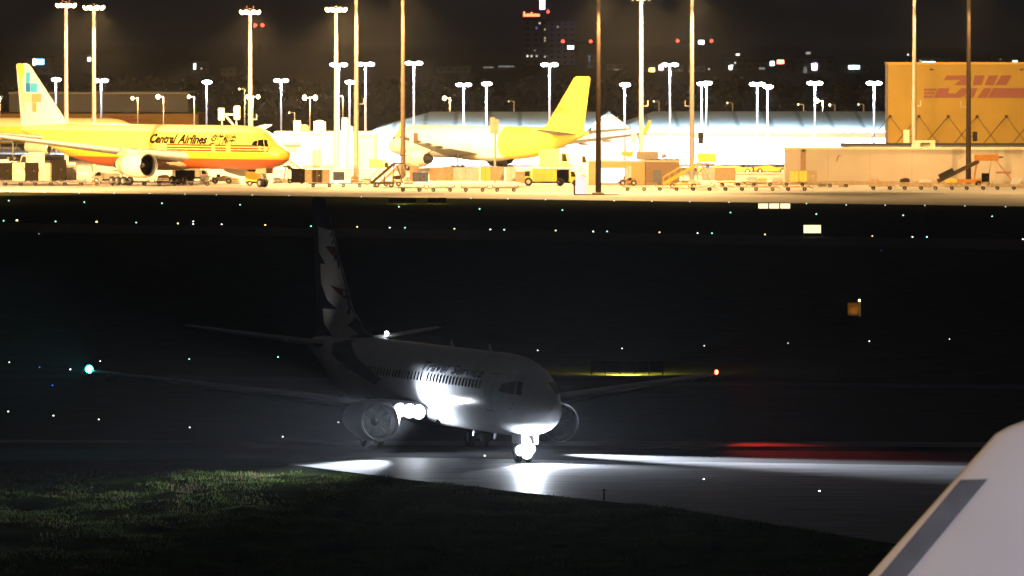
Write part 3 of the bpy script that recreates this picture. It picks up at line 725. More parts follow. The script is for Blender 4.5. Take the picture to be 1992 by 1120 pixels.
# ------------------------------------------------------------------ street lamps behind the apron
def street_lamp(px, py, Y, label, double, s, sz=.35):
    x = XA(px, Y); zt = ZA(py, Y)
    t = empty('street_lamp', (x, Y, 0), 0, label, 'street lamp', 'warm street lamps beyond the apron')
    m = MB().cyl((0, 0, 0), (0, 0, zt), .12, .08, 8); arms = (-1, 1) if double else (-1,)
    for a in arms: m.bar((0, 0, zt), (a * 1.0, 0, zt + .1), .09)
    m.build('pole', M_pole, t)
    g = glow('street_lens_%d' % int(s * 10), (1.0, .72, .38), s)
    for a in arms:
        mb = MB(); mb.lathe([(-sz * .9, .02), (-sz * .5, sz * .8), (0, sz), (sz * .5, sz * .8), (sz * .9, .02)], (a * 1.0, 0, zt), 'X', 12)
        mb.build('lamp_head', g, t, smooth=True)
    if s > 8: lamp('street_glow', 'POINT', (0, -.8, zt - .3), 5200 * s / 20, SOD, t, radius=.3)
for a in [(0, 187, 1500, 'warm street lamp cut by the left picture edge', 0, 20, .4), (268, 191, 1480, 'warm street lamp in front of the long grey warehouse', 0, 14, .35), (318, 188, 1450, 'bright warm street lamp near the right end of the grey warehouse', 0, 26, .45),
          (378, 188, 1450, 'warm street lamp just right of the grey warehouse', 0, 18, .35), (476, 173, 1440, 'dim slim street lamp left of the mast over the yellow cockpit', 0, 6, .2), (492, 188, 1440, 'double street lamp half hidden by the mast over the yellow cockpit', 1, 20, .4),
          (603, 190, 1450, 'double-headed warm street lamp standing clear in the dark', 1, 30, .5), (573, 219, 1450, 'small low lamp left of the double-headed street lamp', 0, 5, .2), (667, 187, 1400, 'warm street lamp in between the two pale masts', 0, 10, .3), (875, 191, 1460, 'warm street lamp behind the ridge of the left hall', 0, 26, .42),
          (1000, 197, 1460, 'very dim street lamp over the left hall ridge', 0, 2.5, .14), (1282, 197, 1460, 'dim street lamp left of the brown mast over the right hall', 0, 2.5, .2), (1425, 200, 1470, 'dim street lamp over the middle of the right hall ridge', 0, 2.5, .2),
          (1563, 203, 1470, 'dim street lamp left of the uneven white mast', 0, 4, .2), (1600, 196, 1460, 'bright warm street lamp over the right hall ridge', 0, 26, .4), (1624, 204, 1480, 'small white street lamp right of the bright warm one', 0, 6, .26), (1680, 203, 1480, 'dim street lamp left of the yellow facade', 0, 3, .2)]: street_lamp(*a)

# ------------------------------------------------------------------ buildings
def panel_mat(name, col, pitch=2.0, rough=.6, dark=.75, joint=.06):
    """cladding with vertical joints every pitch metres"""
    m = mat(name, col, rough, .1, .25); n = m.node_tree.nodes; l = m.node_tree.links; b = n['Principled BSDF']
    tc = n.new('ShaderNodeTexCoord'); sp = n.new('ShaderNodeSeparateXYZ'); md = n.new('ShaderNodeMath'); md.operation = 'MODULO'
    ab = n.new('ShaderNodeMath'); ab.operation = 'ABSOLUTE'; lt = n.new('ShaderNodeMath'); lt.operation = 'LESS_THAN'; lt.inputs[1].default_value = joint
    md.inputs[1].default_value = pitch; mx = n.new('ShaderNodeMix'); mx.data_type = 'RGBA'; mx.blend_type = 'MULTIPLY'; mx.inputs[7].default_value = (dark, dark, dark, 1)
    src = b.inputs['Base Color'].links[0].from_socket
    l.new(tc.outputs['Object'], sp.inputs[0]); l.new(sp.outputs[0], ab.inputs[0]); l.new(ab.outputs[0], md.inputs[0]); l.new(md.outputs[0], lt.inputs[0])
    l.new(lt.outputs[0], mx.inputs[0]); l.new(src, mx.inputs[6]); l.new(mx.outputs[2], b.inputs['Base Color'])
    return m
M_hall = panel_mat('hall_white_cladding', (.70, .72, .73), 6.0, .55, .85)
M_roof = panel_mat('hall_roof_sheet', (.30, .39, .42), 5.2, .5, .5, .7)
M_yfac = panel_mat('yellow_cladding', (.30, .185, .012), 3.0, .6, .88)
M_door = mat('dock_door_grey', (.35, .40, .45), .5, .1)
def hall(pxl, pxr, pxrl, pxrr, Yf, Yr, ze, zr, label):
    """hipped hall: eave corners and ridge ends given by photo columns"""
    x0, x1 = XA(pxl, Yf), XA(pxr, Yf); r0, r1 = XA(pxrl, Yr), XA(pxrr, Yr); Yb = 2 * Yr - Yf
    t = empty('cargo_hall', ((x0 + x1) / 2, Yf, 0), 0, label, 'hall'); cx = (x0 + x1) / 2
    MB().cbox(x0 - cx, x1 - cx, 0, Yb - Yf, 0, ze).build('wall', M_hall, t)
    o = .6
    m = MB(); m.add([(x0 - cx - o, -o, ze), (x1 - cx + o, -o, ze), (x1 - cx + o, Yb - Yf + o, ze), (x0 - cx - o, Yb - Yf + o, ze), (r0 - cx, Yr - Yf, zr), (r1 - cx, Yr - Yf, zr)],
                    [(0, 1, 5, 4), (2, 3, 4, 5), (3, 0, 4), (1, 2, 5), (3, 2, 1, 0)])
    rf = m.build('roof', M_roof, t)
    m = MB(); m.bar((x0 - cx - o, -o - .1, ze - .12), (x1 - cx + o, -o - .1, ze - .12), .25); m.build('gutter', M_alu, rf)
    k = x0 - cx + 6
    while k < x1 - cx - 6:
        d = MB().cbox(k, k + 4, -.12, -.01, .1, 3.6).build('dock_door', M_door, t)
        MB().cbox(k - .25, k, -.3, -.01, 0, 3.9).cbox(k + 4, k + 4.25, -.3, -.01, 0, 3.9).cbox(k - .25, k + 4.25, -.3, -.01, 3.9, 4.15).build('door_frame', M_alu, d)
        k += 14
    return t
hall(728, 1168, 838, 1158, 1310, 1352, 5.4, 8.4, 'long white floodlit hall behind the white airliner, hipped on its left')
hall(1205, 1800, 1272, 1790, 1318, 1358, 5.4, 8.4, 'long white floodlit hall right of the tail fin, running to the yellow facade')
# small gable between them
t = empty('gable_hall', (XA(1188, 1300), 1300, 0), 0, 'small white gabled hall between the two long halls', 'hall')
w = 3.2
MB().prism([(-w, 0), (w, 0), (w, ZA(247, 1300)), (0, ZA(221, 1300)), (-w, ZA(247, 1300))], 0, 30, 'XZ').build('wall', M_hall, t)
m = MB()
for s in (-1, 1): m.add([(0, -.4, ZA(219, 1300)), (s * (w + .6), -.4, ZA(249, 1300) - .1), (s * (w + .6), 30, ZA(249, 1300) - .1), (0, 30, ZA(219, 1300))], [(0, 1, 2, 3)])
m.build('roof', M_roof, t, fix=False)

# yellow facade on the right with its red lettering
Yd = 1262
t = empty('yellow_warehouse', (XA(1727, Yd), Yd, 0), 0, 'tall yellow warehouse with red lettering and slanting stay rods', 'warehouse')
zt = ZA(125, Yd); ln = 95
MB().cbox(0, ln, 0, 9, 0, zt).build('wall', M_yfac, t)
MB().cbox(-.1, ln + .1, -.12, 9.1, zt + .003, zt + .35).build('roof_trim', mat('ochre_trim', (.55, .30, .02), .6, .1), t)
for dx in (7.1, 21.8): MB().box((dx, -.15, ZA(135, Yd)), (.55, .3, .22)).build('wall_lamp', M_dark, t)
def logo(parent, x0, x1, z0, z1, y, m):
    """slanted three-letter mark with speed lines, drawn in a unit box"""
    W_, H_ = x1 - x0, z1 - z0
    def P(poly): return [(x0 + u * W_, z0 + v * H_) for u, v in poly]
    P_ = [[(.255, .99), (.51, .99), (.545, .90), (.535, .80), (.475, .565), (.345, .565), (.385, .73), (.41, .76), (.40, .80), (.225, .78)],
          [(.165, .44), (.29, .44), (.275, .22), (.36, .22), (.425, .44), (.535, .44), (.46, .10), (.40, .02), (.11, .02)],
          [(.575, .99), (.69, .99), (.655, .565), (.61, .565), (.555, .565)], [(.735, .99), (.845, .99), (.79, .565), (.69, .565)],
          [(.545, .44), (.61, .44), (.56, .02), (.46, .02)], [(.685, .44), (.77, .44), (.71, .02), (.605, .02)],
          [(.88, .99), (1.0, .99), (.935, .565), (.81, .565)], [(.79, .44), (1.21, .44), (1.17, .02), (.72, .02)],
          [(.0, .42), (.15, .42), (.14, .32), (.0, .32)], [(.0, .27), (.13, .27), (.12, .17), (.0, .17)], [(.0, .12), (.11, .12), (.10, .02), (.0, .02)],
          [(1.23, .42), (1.5, .42), (1.5, .32), (1.22, .32)], [(1.22, .27), (1.5, .27), (1.5, .17), (1.21, .17)]]
    mb = MB()
    for p in P_: mb.prism(P(p), y - .06, y, 'XZ')
    mb.build('red_lettering', m, parent)
M_logo = mat('faded_sign_red', (.20, .055, .035), .6, .08)
bx = XA(1727, Yd)
logo(t, XA(1797, Yd) - bx, XA(1968, Yd) - bx, ZA(191, Yd), ZA(146, Yd), -.005, M_logo)
for k, px in enumerate((1731, 1787, 1844, 1900, 1957, 2013)):
    x = XA(px, Yd) - bx; zz = ZA(226, Yd)
    MB().cyl((x, -.1, zz), (x - 4.3, -4.6, ZA(283, Yd)), .065, .065, 8).build('stay_rod', M_brown, t)
    MB().cyl((x, -.1, zz), (x + 3.2, -.25, ZA(278, Yd)), .035, .035, 6).build('rod_shadow', M_brown, t)  # thin cylinder stands in for the rod's fainter shadow on the facade
    MB().box((x, -.12, zz), (.4, .24, .4)).build('rod_anchor', M_dark, t)
# dark flat roof below it and the little yellow plant box
t = empty('flat_annex', (XA(1660, 1225), 1225, 0), 0, 'low white annex with a dark flat roof under the yellow facade', 'annex')
MB().cbox(0, 90, 0, 30, 0, ZA(290, 1225)).build('wall', M_hall, t)
MB().cbox(-.8, 91, -.8, 30.5, ZA(290, 1225) + .003, ZA(283, 1225)).build('roof', mat('roof_felt', (.10, .10, .10), .8, .15), t)
t = empty('plant_box', (XA(1783, 1195), 1190, 0), 0, 'cream framed plant box with a dark opening at the foot of the pale mast', 'box')
zb, z2_ = ZA(292, 1190), ZA(273, 1190)
MB().cbox(-.5, 2.6, 0, 2.5, 0, zb).build('plinth', M_conc, t)
m = MB().cbox(-.5, .3, 0, 2.5, zb + .002, z2_).cbox(1.9, 2.6, 0, 2.5, zb + .002, z2_).cbox(.3, 1.9, 0, 2.5, z2_ - .35, z2_).cbox(.3, 1.9, 1.2, 2.5, zb + .002, z2_ - .35); m.build('frame', M_cab, t)

# long beige block on the right
def block(name, pxl, pxr, Y, py, depth, m, label, cat, coping=True, x_end=None):
    x0 = XA(pxl, Y); x1 = XA(pxr, Y) if x_end is None else x_end; z = ZA(py, Y)
    t = empty(name, (x0, Y, 0), 0, label, cat)
    MB().cbox(0, x1 - x0, 0, depth, 0, z).build('wall', m, t)
    if coping: MB().cbox(-.15, x1 - x0 + .15, -.15, depth + .15, z + .003, z + .28).build('coping', M_cream, t)
    return t, z
M_blk = panel_mat('beige_precast', (.48, .41, .33), 6.1, .8, .8, .1)
t, z = block('blast_wall', 1528, 2300, 1119, 291, 6, M_blk, 'long beige blast wall with pale coping across the right apron', 'wall')
MB().cbox(2.2, 2.9, -.12, -.01, .1, z - .1).build('downpipe', mat('rust_stain', (.33, .2, .13), .8, .2), t)
MB().box((2.6, -.2, z - .1), (.5, .4, .3)).build('vent_hood', M_brown, t)
m = MB()
for k in range(7):
    a = -.9 + k * .3; b = a + .3
    m.bar((7.9 + .45 * math.cos(a + 2.1), -.1, z - 1.6 + .75 * math.sin(a + 2.1)), (7.9 + .45 * math.cos(b + 2.1), -.1, z - 1.6 + .75 * math.sin(b + 2.1)), .07)
m.build('hanging_cable', M_dark, t)
MB().cbox(0, 60, -.4, -.16, .0, .5).build('kerb', M_tan, t)
# bright beige wall left of the centre
t, z = block('terminal_block', 535, 732, 1202, 260, 12, mat('cream_render', (.62, .54, .42), .8, .08, .3), 'pale beige block between the yellow cockpit and the left hall', 'building')
bx = XA(535, 1202)
MB().cbox(XA(543, 1202) - bx, XA(587, 1202) - bx, -.9, -.01, ZA(282, 1202), ZA(277, 1202)).build('awning', mat('mauve_trim', (.36, .24, .24), .7, .1), t)
MB().cbox(XA(576, 1202) - bx, XA(588, 1202) - bx, -.06, -.01, ZA(328, 1202), ZA(282, 1202)).build('lit_panel', mat('lilac_panel', (.62, .42, .66), .6, .05), t)
MB().cbox(XA(588, 1202) - bx, XA(648, 1202) - bx, -.1, -.01, ZA(327, 1202), ZA(321, 1202)).build('wall_stripe', mat('rose_stripe', (.48, .22, .16), .7, .1), t)
for px, top, w_ in ((577, 235, 1.1), (617, 236, 1.2), (627, 237, .9)):
    MB().cbox(XA(px, 1202) - bx - w_ / 2, XA(px, 1202) - bx + w_ / 2, 3, 4.5, z + .29, ZA(top, 1202)).build('roof_vent', M_cab, t)
MB().lathe([(z + .29, .9), (ZA(248, 1202), .9), (ZA(243, 1202), .5), (ZA(242, 1202), .02)], (XA(590, 1202) - bx, 5, 0), 'Z', 16).build('roof_tank', mat('rust_tank', (.22, .14, .09), .8, .2), t, smooth=True)
t, z = block('shed', 700, 728, 1190, 262, 8, M_beige, 'narrow shadowed shed left of the left hall gable', 'shed')
# low concrete barrier with a white top
def barrier(pxl, pxr, Y, py, label):
    x0, x1 = XA(pxl, Y), XA(pxr, Y); z = ZA(py, Y); t = empty('concrete_barrier', (x0, Y, 0), 0, label, 'barrier')
    MB().cbox(0, x1 - x0, 0, .5, 0, z).build('wall', M_conc, t)
    MB().cbox(-.05, x1 - x0 + .05, -.08, .58, z + .002, z + .12).build('coping', M_white, t)
barrier(520, 770, 1165, 329, 'low white-topped barrier running from the nose gear to the brown stairs')
barrier(848, 1150, 1172, 327, 'low pale barrier behind the crates under the white airliner')
barrier(1360, 1530, 1150, 337, 'low pale barrier under the yellow tugs')
# huts
t, z = block('guard_hut', 1145, 1255, 1118, 316, 5, mat('yellow_render', (.58, .47, .22), .8, .08), 'low yellow hut with a white-lit open bay behind the lone dark mast', 'hut')
MB().cbox(1.7, 5.2, -.05, -.01, .3, ZA(327, 1118)).build('bay_opening', glow('bay_white', (1, .97, .9), 2.2), t)
t, z = block('guard_hut', 1256, 1322, 1116, 315, 5, mat('brown_render', (.30, .19, .11), .8, .1), 'brown hut with a grey door beside the yellow stairs', 'hut')
d = MB().cbox(1.1, 2.2, -.08, -.01, .05, 2.15).build('door', mat('grey_door', (.16, .16, .17), .6, .1), t)
MB().box((1.95, -.12, 1.05), (.12, .08, .05)).build('handle', M_alu, d)
MB().cbox(-.1, 5.0, -.3, 5.1, z + .285, z + .4).build('roof_edge', M_brown, t)
t = empty('roof_unit', (XA(1262, 1119), 1119, ZA(315, 1118) + .3), 0, 'tan ventilation unit on the roof between the two huts', 'unit')
MB().box((-.2, 1, .62), (3.2, 1.6, 1.2)).build('housing', M_beige, t, bevel=.05); MB().cyl((1.9, 1, .45), (2.5, .9, .75), .3, .3, 12).build('duct', M_alu, t)
t = empty('roof_sign', (XA(1222, 1120), 1119.5, ZA(316, 1118) + .3), 0, 'bright yellow board on the roof of the yellow hut', 'board')
MB().prism([(-1.0, .75), (.45, .45), (.75, .5), (.75, 1.7), (.35, 1.25), (-1.0, 1.25)], 0, .25).build('board', M_yel, t); MB().cyl((.2, .12, 0), (.2, .12, .5), .06).build('post', M_alu, t)

# far left warehouses
t, z = block('grey_warehouse', 18, 366, 1720, 182, 50, panel_mat('grey_cladding', (.26, .24, .23), 5, .7, .85), 'long grey warehouse in the far left', 'warehouse')
t, z = block('yellow_depot', -60, 386, 1600, 221, 40, panel_mat('yellow_depot_cladding', (.45, .24, .02), 4, .7, .85), 'low yellow depot with red lettering behind the yellow roofs', 'warehouse', False)
bx = XA(-60, 1600); logo(t, XA(196, 1600) - bx, XA(262, 1600) - bx, ZA(236, 1600), ZA(226, 1600), -.005, mat('sign_red', (.4, .05, .02), .6, .08))

# twin camera posts and other posts over the yellow roof line
def equip_post(px, pyt, Y, boxes, label):
    x = XA(px, Y); t = empty('equipment_post', (x, Y, 0), 0, label, 'post', 'equipment posts along the stands')
    MB().cyl((0, 0, 0), (0, 0, ZA(pyt, Y)), .16, .14, 10).build('post', M_pole, t)
    for dx, pyc, w, h in boxes: MB().box((dx, -.2, ZA(pyc, Y)), (w, .8, h)).build('cabinet', M_cab, t, bevel=.06)
    return t
t = equip_post(432, 212, 1240, ((-.1, 222, 1.0, 2.0),), 'left post of a pair with a pale cabinet on top')
t = equip_post(460, 212, 1240, ((0.1, 219, 1.0, 2.2),), 'right post of a pair with a pale cabinet and slanting brace')
MB().bar((0, 0, ZA(250, 1240)), (-1.9, 0, ZA(222, 1240)), .3).bar((0, 0, ZA(223, 1240)), (-2.0, 0, ZA(222, 1240)), .3).build('brace', M_cab, t)
equip_post(625, 236, 1198, ((-.2, 244, 1.1, 1.6),), 'short post with a pale cabinet on the beige block')
equip_post(676, 232, 1186, ((-.4, 245, .9, 2.6), (.5, 258, .7, 2.0)), 'cluttered post with brown cabinets between the two pale masts')
equip_post(963, 232, 1128, ((-.35, 244, .75, 2.4), (.25, 246, .55, 2.2)), 'cream post with twin boxes standing before the white airliner')
t = empty('pale_pillar', (XA(1130, 1050), 1050, 0), 0, 'pink-white pillar on the apron edge beside the lone dark mast', 'pillar')
MB().prism([(-.62, 0), (.70, 0), (.78, 2.1), (.55, 2.35), (-.52, 2.65), (-.75, 2.1)], -.5, .5, 'XZ').build('housing', glow('pillar_pink_glow', (1.0, .88, .88), 1.1), t, bevel=.05)  # glow put in for the light the pillar reflects
MB().cbox(-1.0, -.77, -.45, .5, 0, 2.0).build('side_panel', M_brown, t)
t = empty('steel_plate', (XA(1160, 1046), 1046.2, 0), 0, 'dark flat plate lying on the apron under the lone mast and pillar', 'plate')
MB().box((0, -1.9, .06), (6.0, .5, .12)).build('plate', M_brown, t)

# ------------------------------------------------------------------ ground equipment
def wheel(parent, loc, r, w=.16, m=None, hub=True):
    mb = MB(); mb.lathe([(-w, r * .5), (-w, r * .88), (-w * .7, r), (w * .7, r), (w, r * .88), (w, r * .5)], (0, 0, 0), 'X', 14)
    if hub: mb.lathe([(-w * .8, .01), (-w * .8, r * .52), (w * .8, r * .52), (w * .8, .01)], (0, 0, 0), 'X', 10, mi=1)
    o = mb.build('wheel', [M_rubber, M_alu], parent, smooth=True, loc=loc); o.rotation_euler.z = math.pi / 2
    return o
def make_dolly(m, label, group, L=3.6):
    t = empty('cargo_dolly', (0, 0, 0), 0, label, 'dolly', group)
    d = MB().box((0, 0, .55), (L, 1.7, .14))
    for k in range(5): d.bar((-L / 2 + .3 + k * (L - .6) / 4, -.8, .65), (-L / 2 + .3 + k * (L - .6) / 4, .8, .65), .09)
    d.build('deck', m, t)
    MB().bar((L / 2, 0, .5), (L / 2 + .5, 0, .35), .1).build('drawbar', m, t)
    for x in (-L * .32, L * .32):
        MB().bar((x, -.75, .32), (x, .75, .32), .12).build('axle', M_dark, t)
        for s in (-1, 1): wheel(t, (x, s * .72, .27), .27, .11, hub=False)
    for x in (-L / 2, L / 2):
        for s in (-.8, .8): MB().bar((x, s, .6), (x, s, .95), .07).build('corner_post', m, t)
    return t
rows = [(0, 420, 361, 0, 'low dark cargo dollies in the row in front of the long yellow airliner'), (600, 775, 364, 1, 'flat brown dollies in the row below the brown stairs'), (775, 1003, 372.5, 1, 'flat brown dollies in the front row before the beige crates'),
        (1212, 1590, 371, 2, 'flat tan dollies in the long row below the yellow stairs'), (1395, 1590, 362, 2, 'flat tan dollies in the back row by the yellow crates'), (1605, 1690, 364, 2, 'tan dollies left of the long right-hand row'), (1690, 2010, 369, 2, 'flat tan dollies in the right-hand row before the blast wall')]
MD = [mat('dolly_dark', (.07, .055, .045), .6, .3, 2), mat('dolly_brown', (.20, .12, .08), .6, .3, 2), mat('dolly_tan', (.40, .27, .14), .6, .25, 2)]
def nice(a): return a
for (p0, p1, py, k, lb) in rows:
    base = make_dolly(MD[k], lb, lb); p = G(p0 + 25, py); Y = p.y; x = p.x; xe = XA(p1, Y); first = True
    while x < xe - 1.2:
        o = base if first else copy_tree(base); first = False
        o.location = (x, Y + random.uniform(-.5, .5), 0); o.rotation_euler.z = random.uniform(-.05, .05) + (math.pi if random.random() < .3 else 0)
        x += 4.2 + random.uniform(0, .5)

def container(px, pyb, w, h, m, label, z=.72, cut=0, depth=1.6, frame=None, group=None, Y=None):
    """air freight container: body with a cut corner, edge frame, door panel"""
    Y = Y or G(px, pyb + 9).y; x = XA(px, Y)
    t = empty('freight_container', (x, Y, z), 0, label, 'container', group)
    c = abs(cut)
    poly = [(-w / 2, 0), (w / 2, 0), (w / 2, h), (-w / 2, h)]
    if cut > 0: poly = [(-w / 2, 0), (w / 2, 0), (w / 2, h - c * 1.4), (w / 2 - c * .25, h - c * .8), (w / 2 - c, h), (-w / 2, h)]
    if cut < 0: poly = [(-w / 2, 0), (w / 2, 0), (w / 2, h), (-w / 2 + c, h), (-w / 2 + c * .25, h - c * .8), (-w / 2, h - c * 1.4)]
    MB().prism(poly, -depth / 2, depth / 2).build('body', m, t, bevel=.02)
    fm = MB(); n = len(poly)
    for i in range(n):
        a, b = poly[i], poly[(i + 1) % n]; fm.bar((a[0] * .97, -depth / 2 - .01, a[1] * .97 + .03), (b[0] * .97, -depth / 2 - .01, b[1] * .97 + .03), .07)
    fm.bar((0, -depth / 2 - .01, .05), (0, -depth / 2 - .01, h - .05), .05)
    fm.build('edge_frame', frame or M_dark, t)
    MB().box((w * .2, -depth / 2 - .03, h * .55), (.22, .04, .16)).build('label_plate', M_brown if m in (MC['d'], MC['n']) else M_alu, t)
    return t
MC = dict(d=mat('cover_dark', (.012, .009, .006), .9, .3, spec=.08), b=mat('crate_brown', (.05, .028, .015), .8, .3, 2, spec=.15), t=M_tan, c=M_alu, y=M_yel, n=M_blue, w=mat('wrap_white', (.6, .58, .57), .35, .12), s=mat('cover_peach', (.5, .32, .19), .7, .15))
for px, pb, w, h, m, lb, cut in [
    (10, 351, 2.1, 2.5, 'd', 'dark covered container at the left picture edge', 0), (37, 352, 1.8, 2.6, 's', 'peach rounded container between two dark ones at the left', .9), (62, 352, 1.9, 2.6, 'd', 'dark open-topped container left of the peach domed one', 0),
    (88, 352, 1.8, 2.5, 's', 'peach domed container left of the tallest dark one', -.9), (113, 352, 2.3, 3.0, 'd', 'tallest dark covered container near the yellow engine', 0), (139, 351, 1.4, 2.6, 'c', 'pale slatted container right of the tallest dark one', 0),
    (360, 349, 2.8, 1.3, 'd', 'low black container under the yellow fuselage', 0),
    (580, 356, 1.95, 2.0, 'd', 'black container left of the pale one, standing before the low barrier', 0), (600, 356, 1.0, 1.9, 't', 'narrow tan container pressed against the black one', 0), (617, 356, 1.5, 1.9, 'b', 'reddish brown container left of the ochre one', 0), (634, 356, 1.1, 1.9, 't', 'ochre container beside the blue-grey one', 0),
    (659, 351, 1.6, 1.2, 'n', 'small blue-grey container before the pale mast', 0), (818, 354, 2.2, 1.3, 'n', 'navy container right of the brown boarding stairs', 0),
    (806, 352, 1.3, 2.2, 's', 'peach container half hidden behind the navy one', 0), (850, 352, 2.2, 1.9, 's', 'beige container with a pale window next to the navy one', 0), (872, 352, 1.3, 2.0, 't', 'tan container left of the long windowed one', 0), (906, 352, 3.8, 1.9, 'c', 'long pale container with two light panels', 0),
    (945, 352, 1.5, 1.9, 'y', 'yellow container between the windowed one and the beige one', 0), (968, 352, 1.9, 2.0, 's', 'beige container with a small pale plate', 0), (994, 353, 1.4, 2.1, 'w', 'white plastic-wrapped container at the end of the crate row', .3),
    (1012, 354, 1.3, 1.5, 't', 'ochre crate beside the yellow truck', 0),
    (1545, 354, 1.3, 1.6, 'y', 'leftmost of three yellow crates before the blast wall', 0), (1562, 354, 1.3, 1.6, 'y', 'middle one of three yellow crates before the blast wall', 0), (1579, 354, 1.4, 1.6, 't', 'ochre rightmost of three crates before the blast wall', 0),
    (1377, 351, 1.6, 1.9, 'w', 'pale grey container behind the foot of the yellow stairs', 0), (1410, 352, 3.0, 1.9, 's', 'wide rosy crate right of the yellow stairs', 0), (1222, 352, 1.0, 2.0, 'w', 'white upright box in front of the yellow hut', 0),
    (1917, 354, 1.0, 1.2, 'd', 'small dark crate right of the slanted belt loader', 0)]:
    container(px, pb, w, h, MC[m], lb, cut=cut, frame=MC['d'] if m in 'dn' else M_tan)

def pallet_stack(px, pyb, w, h, m, label):
    p = G(px, pyb); t = empty('pallet_stack', (p.x, p.y, 0), random.uniform(-.2, .2), label, 'pallets', 'loose pallets along the stands')
    b = MB(); n = max(1, int(h / .22))
    for k in range(n):
        z = k * .22
        for y in (-.5, 0, .5): b.box((0, y, z + .06), (w, .12, .12))
        for i in range(5): b.box((-w / 2 + w * (i + .5) / 5 + random.uniform(-.03, .03), 0, z + .14), (w / 6, 1.15, .04))
    b.build('pallets', M_tan, t)
    if m: MB().prism([(-w * .46, n * .22), (w * .46, n * .22), (w * .42, n * .22 + h * .6), (w * .1, n * .22 + h * .75), (-w * .4, n * .22 + h * .55)], -.5, .5).build('tarp_load', m, t, bevel=.05)
    return t
_mm = [None, MC['t'], MC['s'], MC['b'], MC['w'], MC['y'], MC['c']]
for k, (px, py) in enumerate([(185, 357), (232, 358), (318, 356), (342, 357), (398, 356), (455, 357), (540, 356), (556, 355), (690, 357), (712, 357), (772, 357), (795, 358), (1130, 356), (1250, 359), (1268, 360), (1330, 358), (1352, 360), (1440, 359), (1462, 360), (1482, 358), (1512, 360), (1600, 362), (1640, 363), (1700, 363), (1760, 363), (1800, 364), (1850, 364), (1940, 363), (1984, 365)]):
    pallet_stack(px, py, random.uniform(1.2, 1.9), random.uniform(.3, .9), _mm[k % 7], ['bare stack of wooden pallets', 'tan load on wooden pallets', 'peach wrapped load on wooden pallets', 'dark brown load on wooden pallets', 'white wrapped load on wooden pallets', 'yellow load on wooden pallets', 'pale metal load on wooden pallets'][k % 7] + ' ' + ('in front of the yellow airliner' if px < 560 else 'near the brown boarding stairs' if px < 820 else 'by the yellow boarding stairs' if px < 1400 else 'left of the blast wall corner' if px < 1530 else 'along the foot of the blast wall'))
def stairs(px, pyb, L, H, sgn, m, label, plat=2.2, rot=0, steps=True, rail=None, cover=None):
    """boarding stairs: foot at px, rising towards sgn * x"""
    p = G(px, pyb); t = empty('boarding_stairs', (p.x, p.y, 0), rot, label, 'boarding stairs')
    W_ = 1.7; s = sgn; z0 = .55
    fl = MB()
    for y in (-W_ / 2, W_ / 2): fl.bar((0, y, z0), (s * L, y, H), .16, .42)
    fl.build('stringer', m, t)
    st = MB(); n = int(H / .2)
    for k in range(n): st.box((s * L * (k + .5) / n, 0, z0 + (H - z0) * (k + .5) / n), (L / n * 1.1, W_ - .2, .06))
    st.build('step', M_grey, t)
    MB().box((s * (L + plat / 2), 0, H - .1), (plat, W_, .2)).build('platform', m, t)
    rm = rail or m
    for y in (-W_ / 2, W_ / 2):
        r = MB(); r.bar((0, y, z0 + 1.0), (s * L, y, H + 1.0), .09, .12); r.bar((s * L, y, H + 1.0), (s * (L + plat), y, H + 1.0), .09, .12)
        for k in range(7): r.bar((s * L * k / 6, y, z0 + (H - z0) * k / 6), (s * L * k / 6, y, z0 + 1.0 + (H - z0) * k / 6), .06)
        r.bar((s * (L + plat), y, H), (s * (L + plat), y, H + 1.0), .06)
        r.build('handrail', rm, t)
    MB().box((s * L * .55, 0, .6), (L * .8, 1.5, .3)).build('chassis', m, t)
    g = MB()
    for u in (.55, .95, 1.0 + plat * .8 / L):
        for y in (-.65, .65): g.bar((s * L * u, y, .6), (s * L * min(u, 1.05), y, min(H, z0 + (H - z0) * u) - .1), .13)
    g.build('support_leg', m, t)
    for x in (.25, .85):
        for y in (-.75, .75): wheel(t, (s * L * x, y, .36), .36)
    if cover:
        c = MB(); c.box((s * (L + plat / 2), 0, H + .75), (plat + .4, W_ + .14, 1.3)); c.build('platform_screen', cover, t, bevel=.06)
    return t
stairs(722, 364, 3.4, 3.5, 1, M_brown, 'dark brown boarding stairs at the foot of the brown mast', 1.4)
stairs(741, 362, 3.0, 3.3, 1, M_tan, 'tan boarding stairs right behind the dark brown ones', 1.2)
stairs(1290, 366, 5.1, 3.6, 1, mat('ochre_paint', (.55, .33, .03), .5, .2), 'yellow boarding stairs with a boxed platform before the brown mast', 2.2, cover=M_yel)
stairs(597, 357, 2.9, 2.6, -1, M_brown, 'short brown stairs leaning up to the nose of the yellow airliner', .6)
# belt loader / stairs on the right
p = G(1824, 362); t = empty('belt_loader', (p.x, p.y, 0), 0, 'dark belt loader with an orange head raised before the blast wall', 'belt loader')
MB().bar((0, 0, .7), (5.9, 0, 3.6), 1.5, .55).build('belt_frame', M_brown, t, bevel=.04)
MB().bar((.15, -.85, 1.35), (2.2, -.85, 2.35), .15, .7).build('side_guard', M_dark, t)
MB().box((7.0, 0, 4.1), (3.4, 1.6, .9)).build('head_platform', mat('orange_paint', (.55, .22, .02), .5, .15), t, bevel=.06)
MB().bar((8.6, 0, 4.2), (9.4, 0, 4.15), .2).build('bumper', M_brown, t)
MB().box((4.0, 0, .75), (5.2, 1.6, .5)).bar((5.2, -.6, .9), (5.6, -.6, 3.1), .18).bar((5.2, .6, .9), (5.6, .6, 3.1), .18).build('chassis', mat('orange_paint', (.55, .22, .02), .5, .15), t)
for x in (2.2, 5.8):
    for y in (-.8, .8): wheel(t, (x, y, .38), .38)
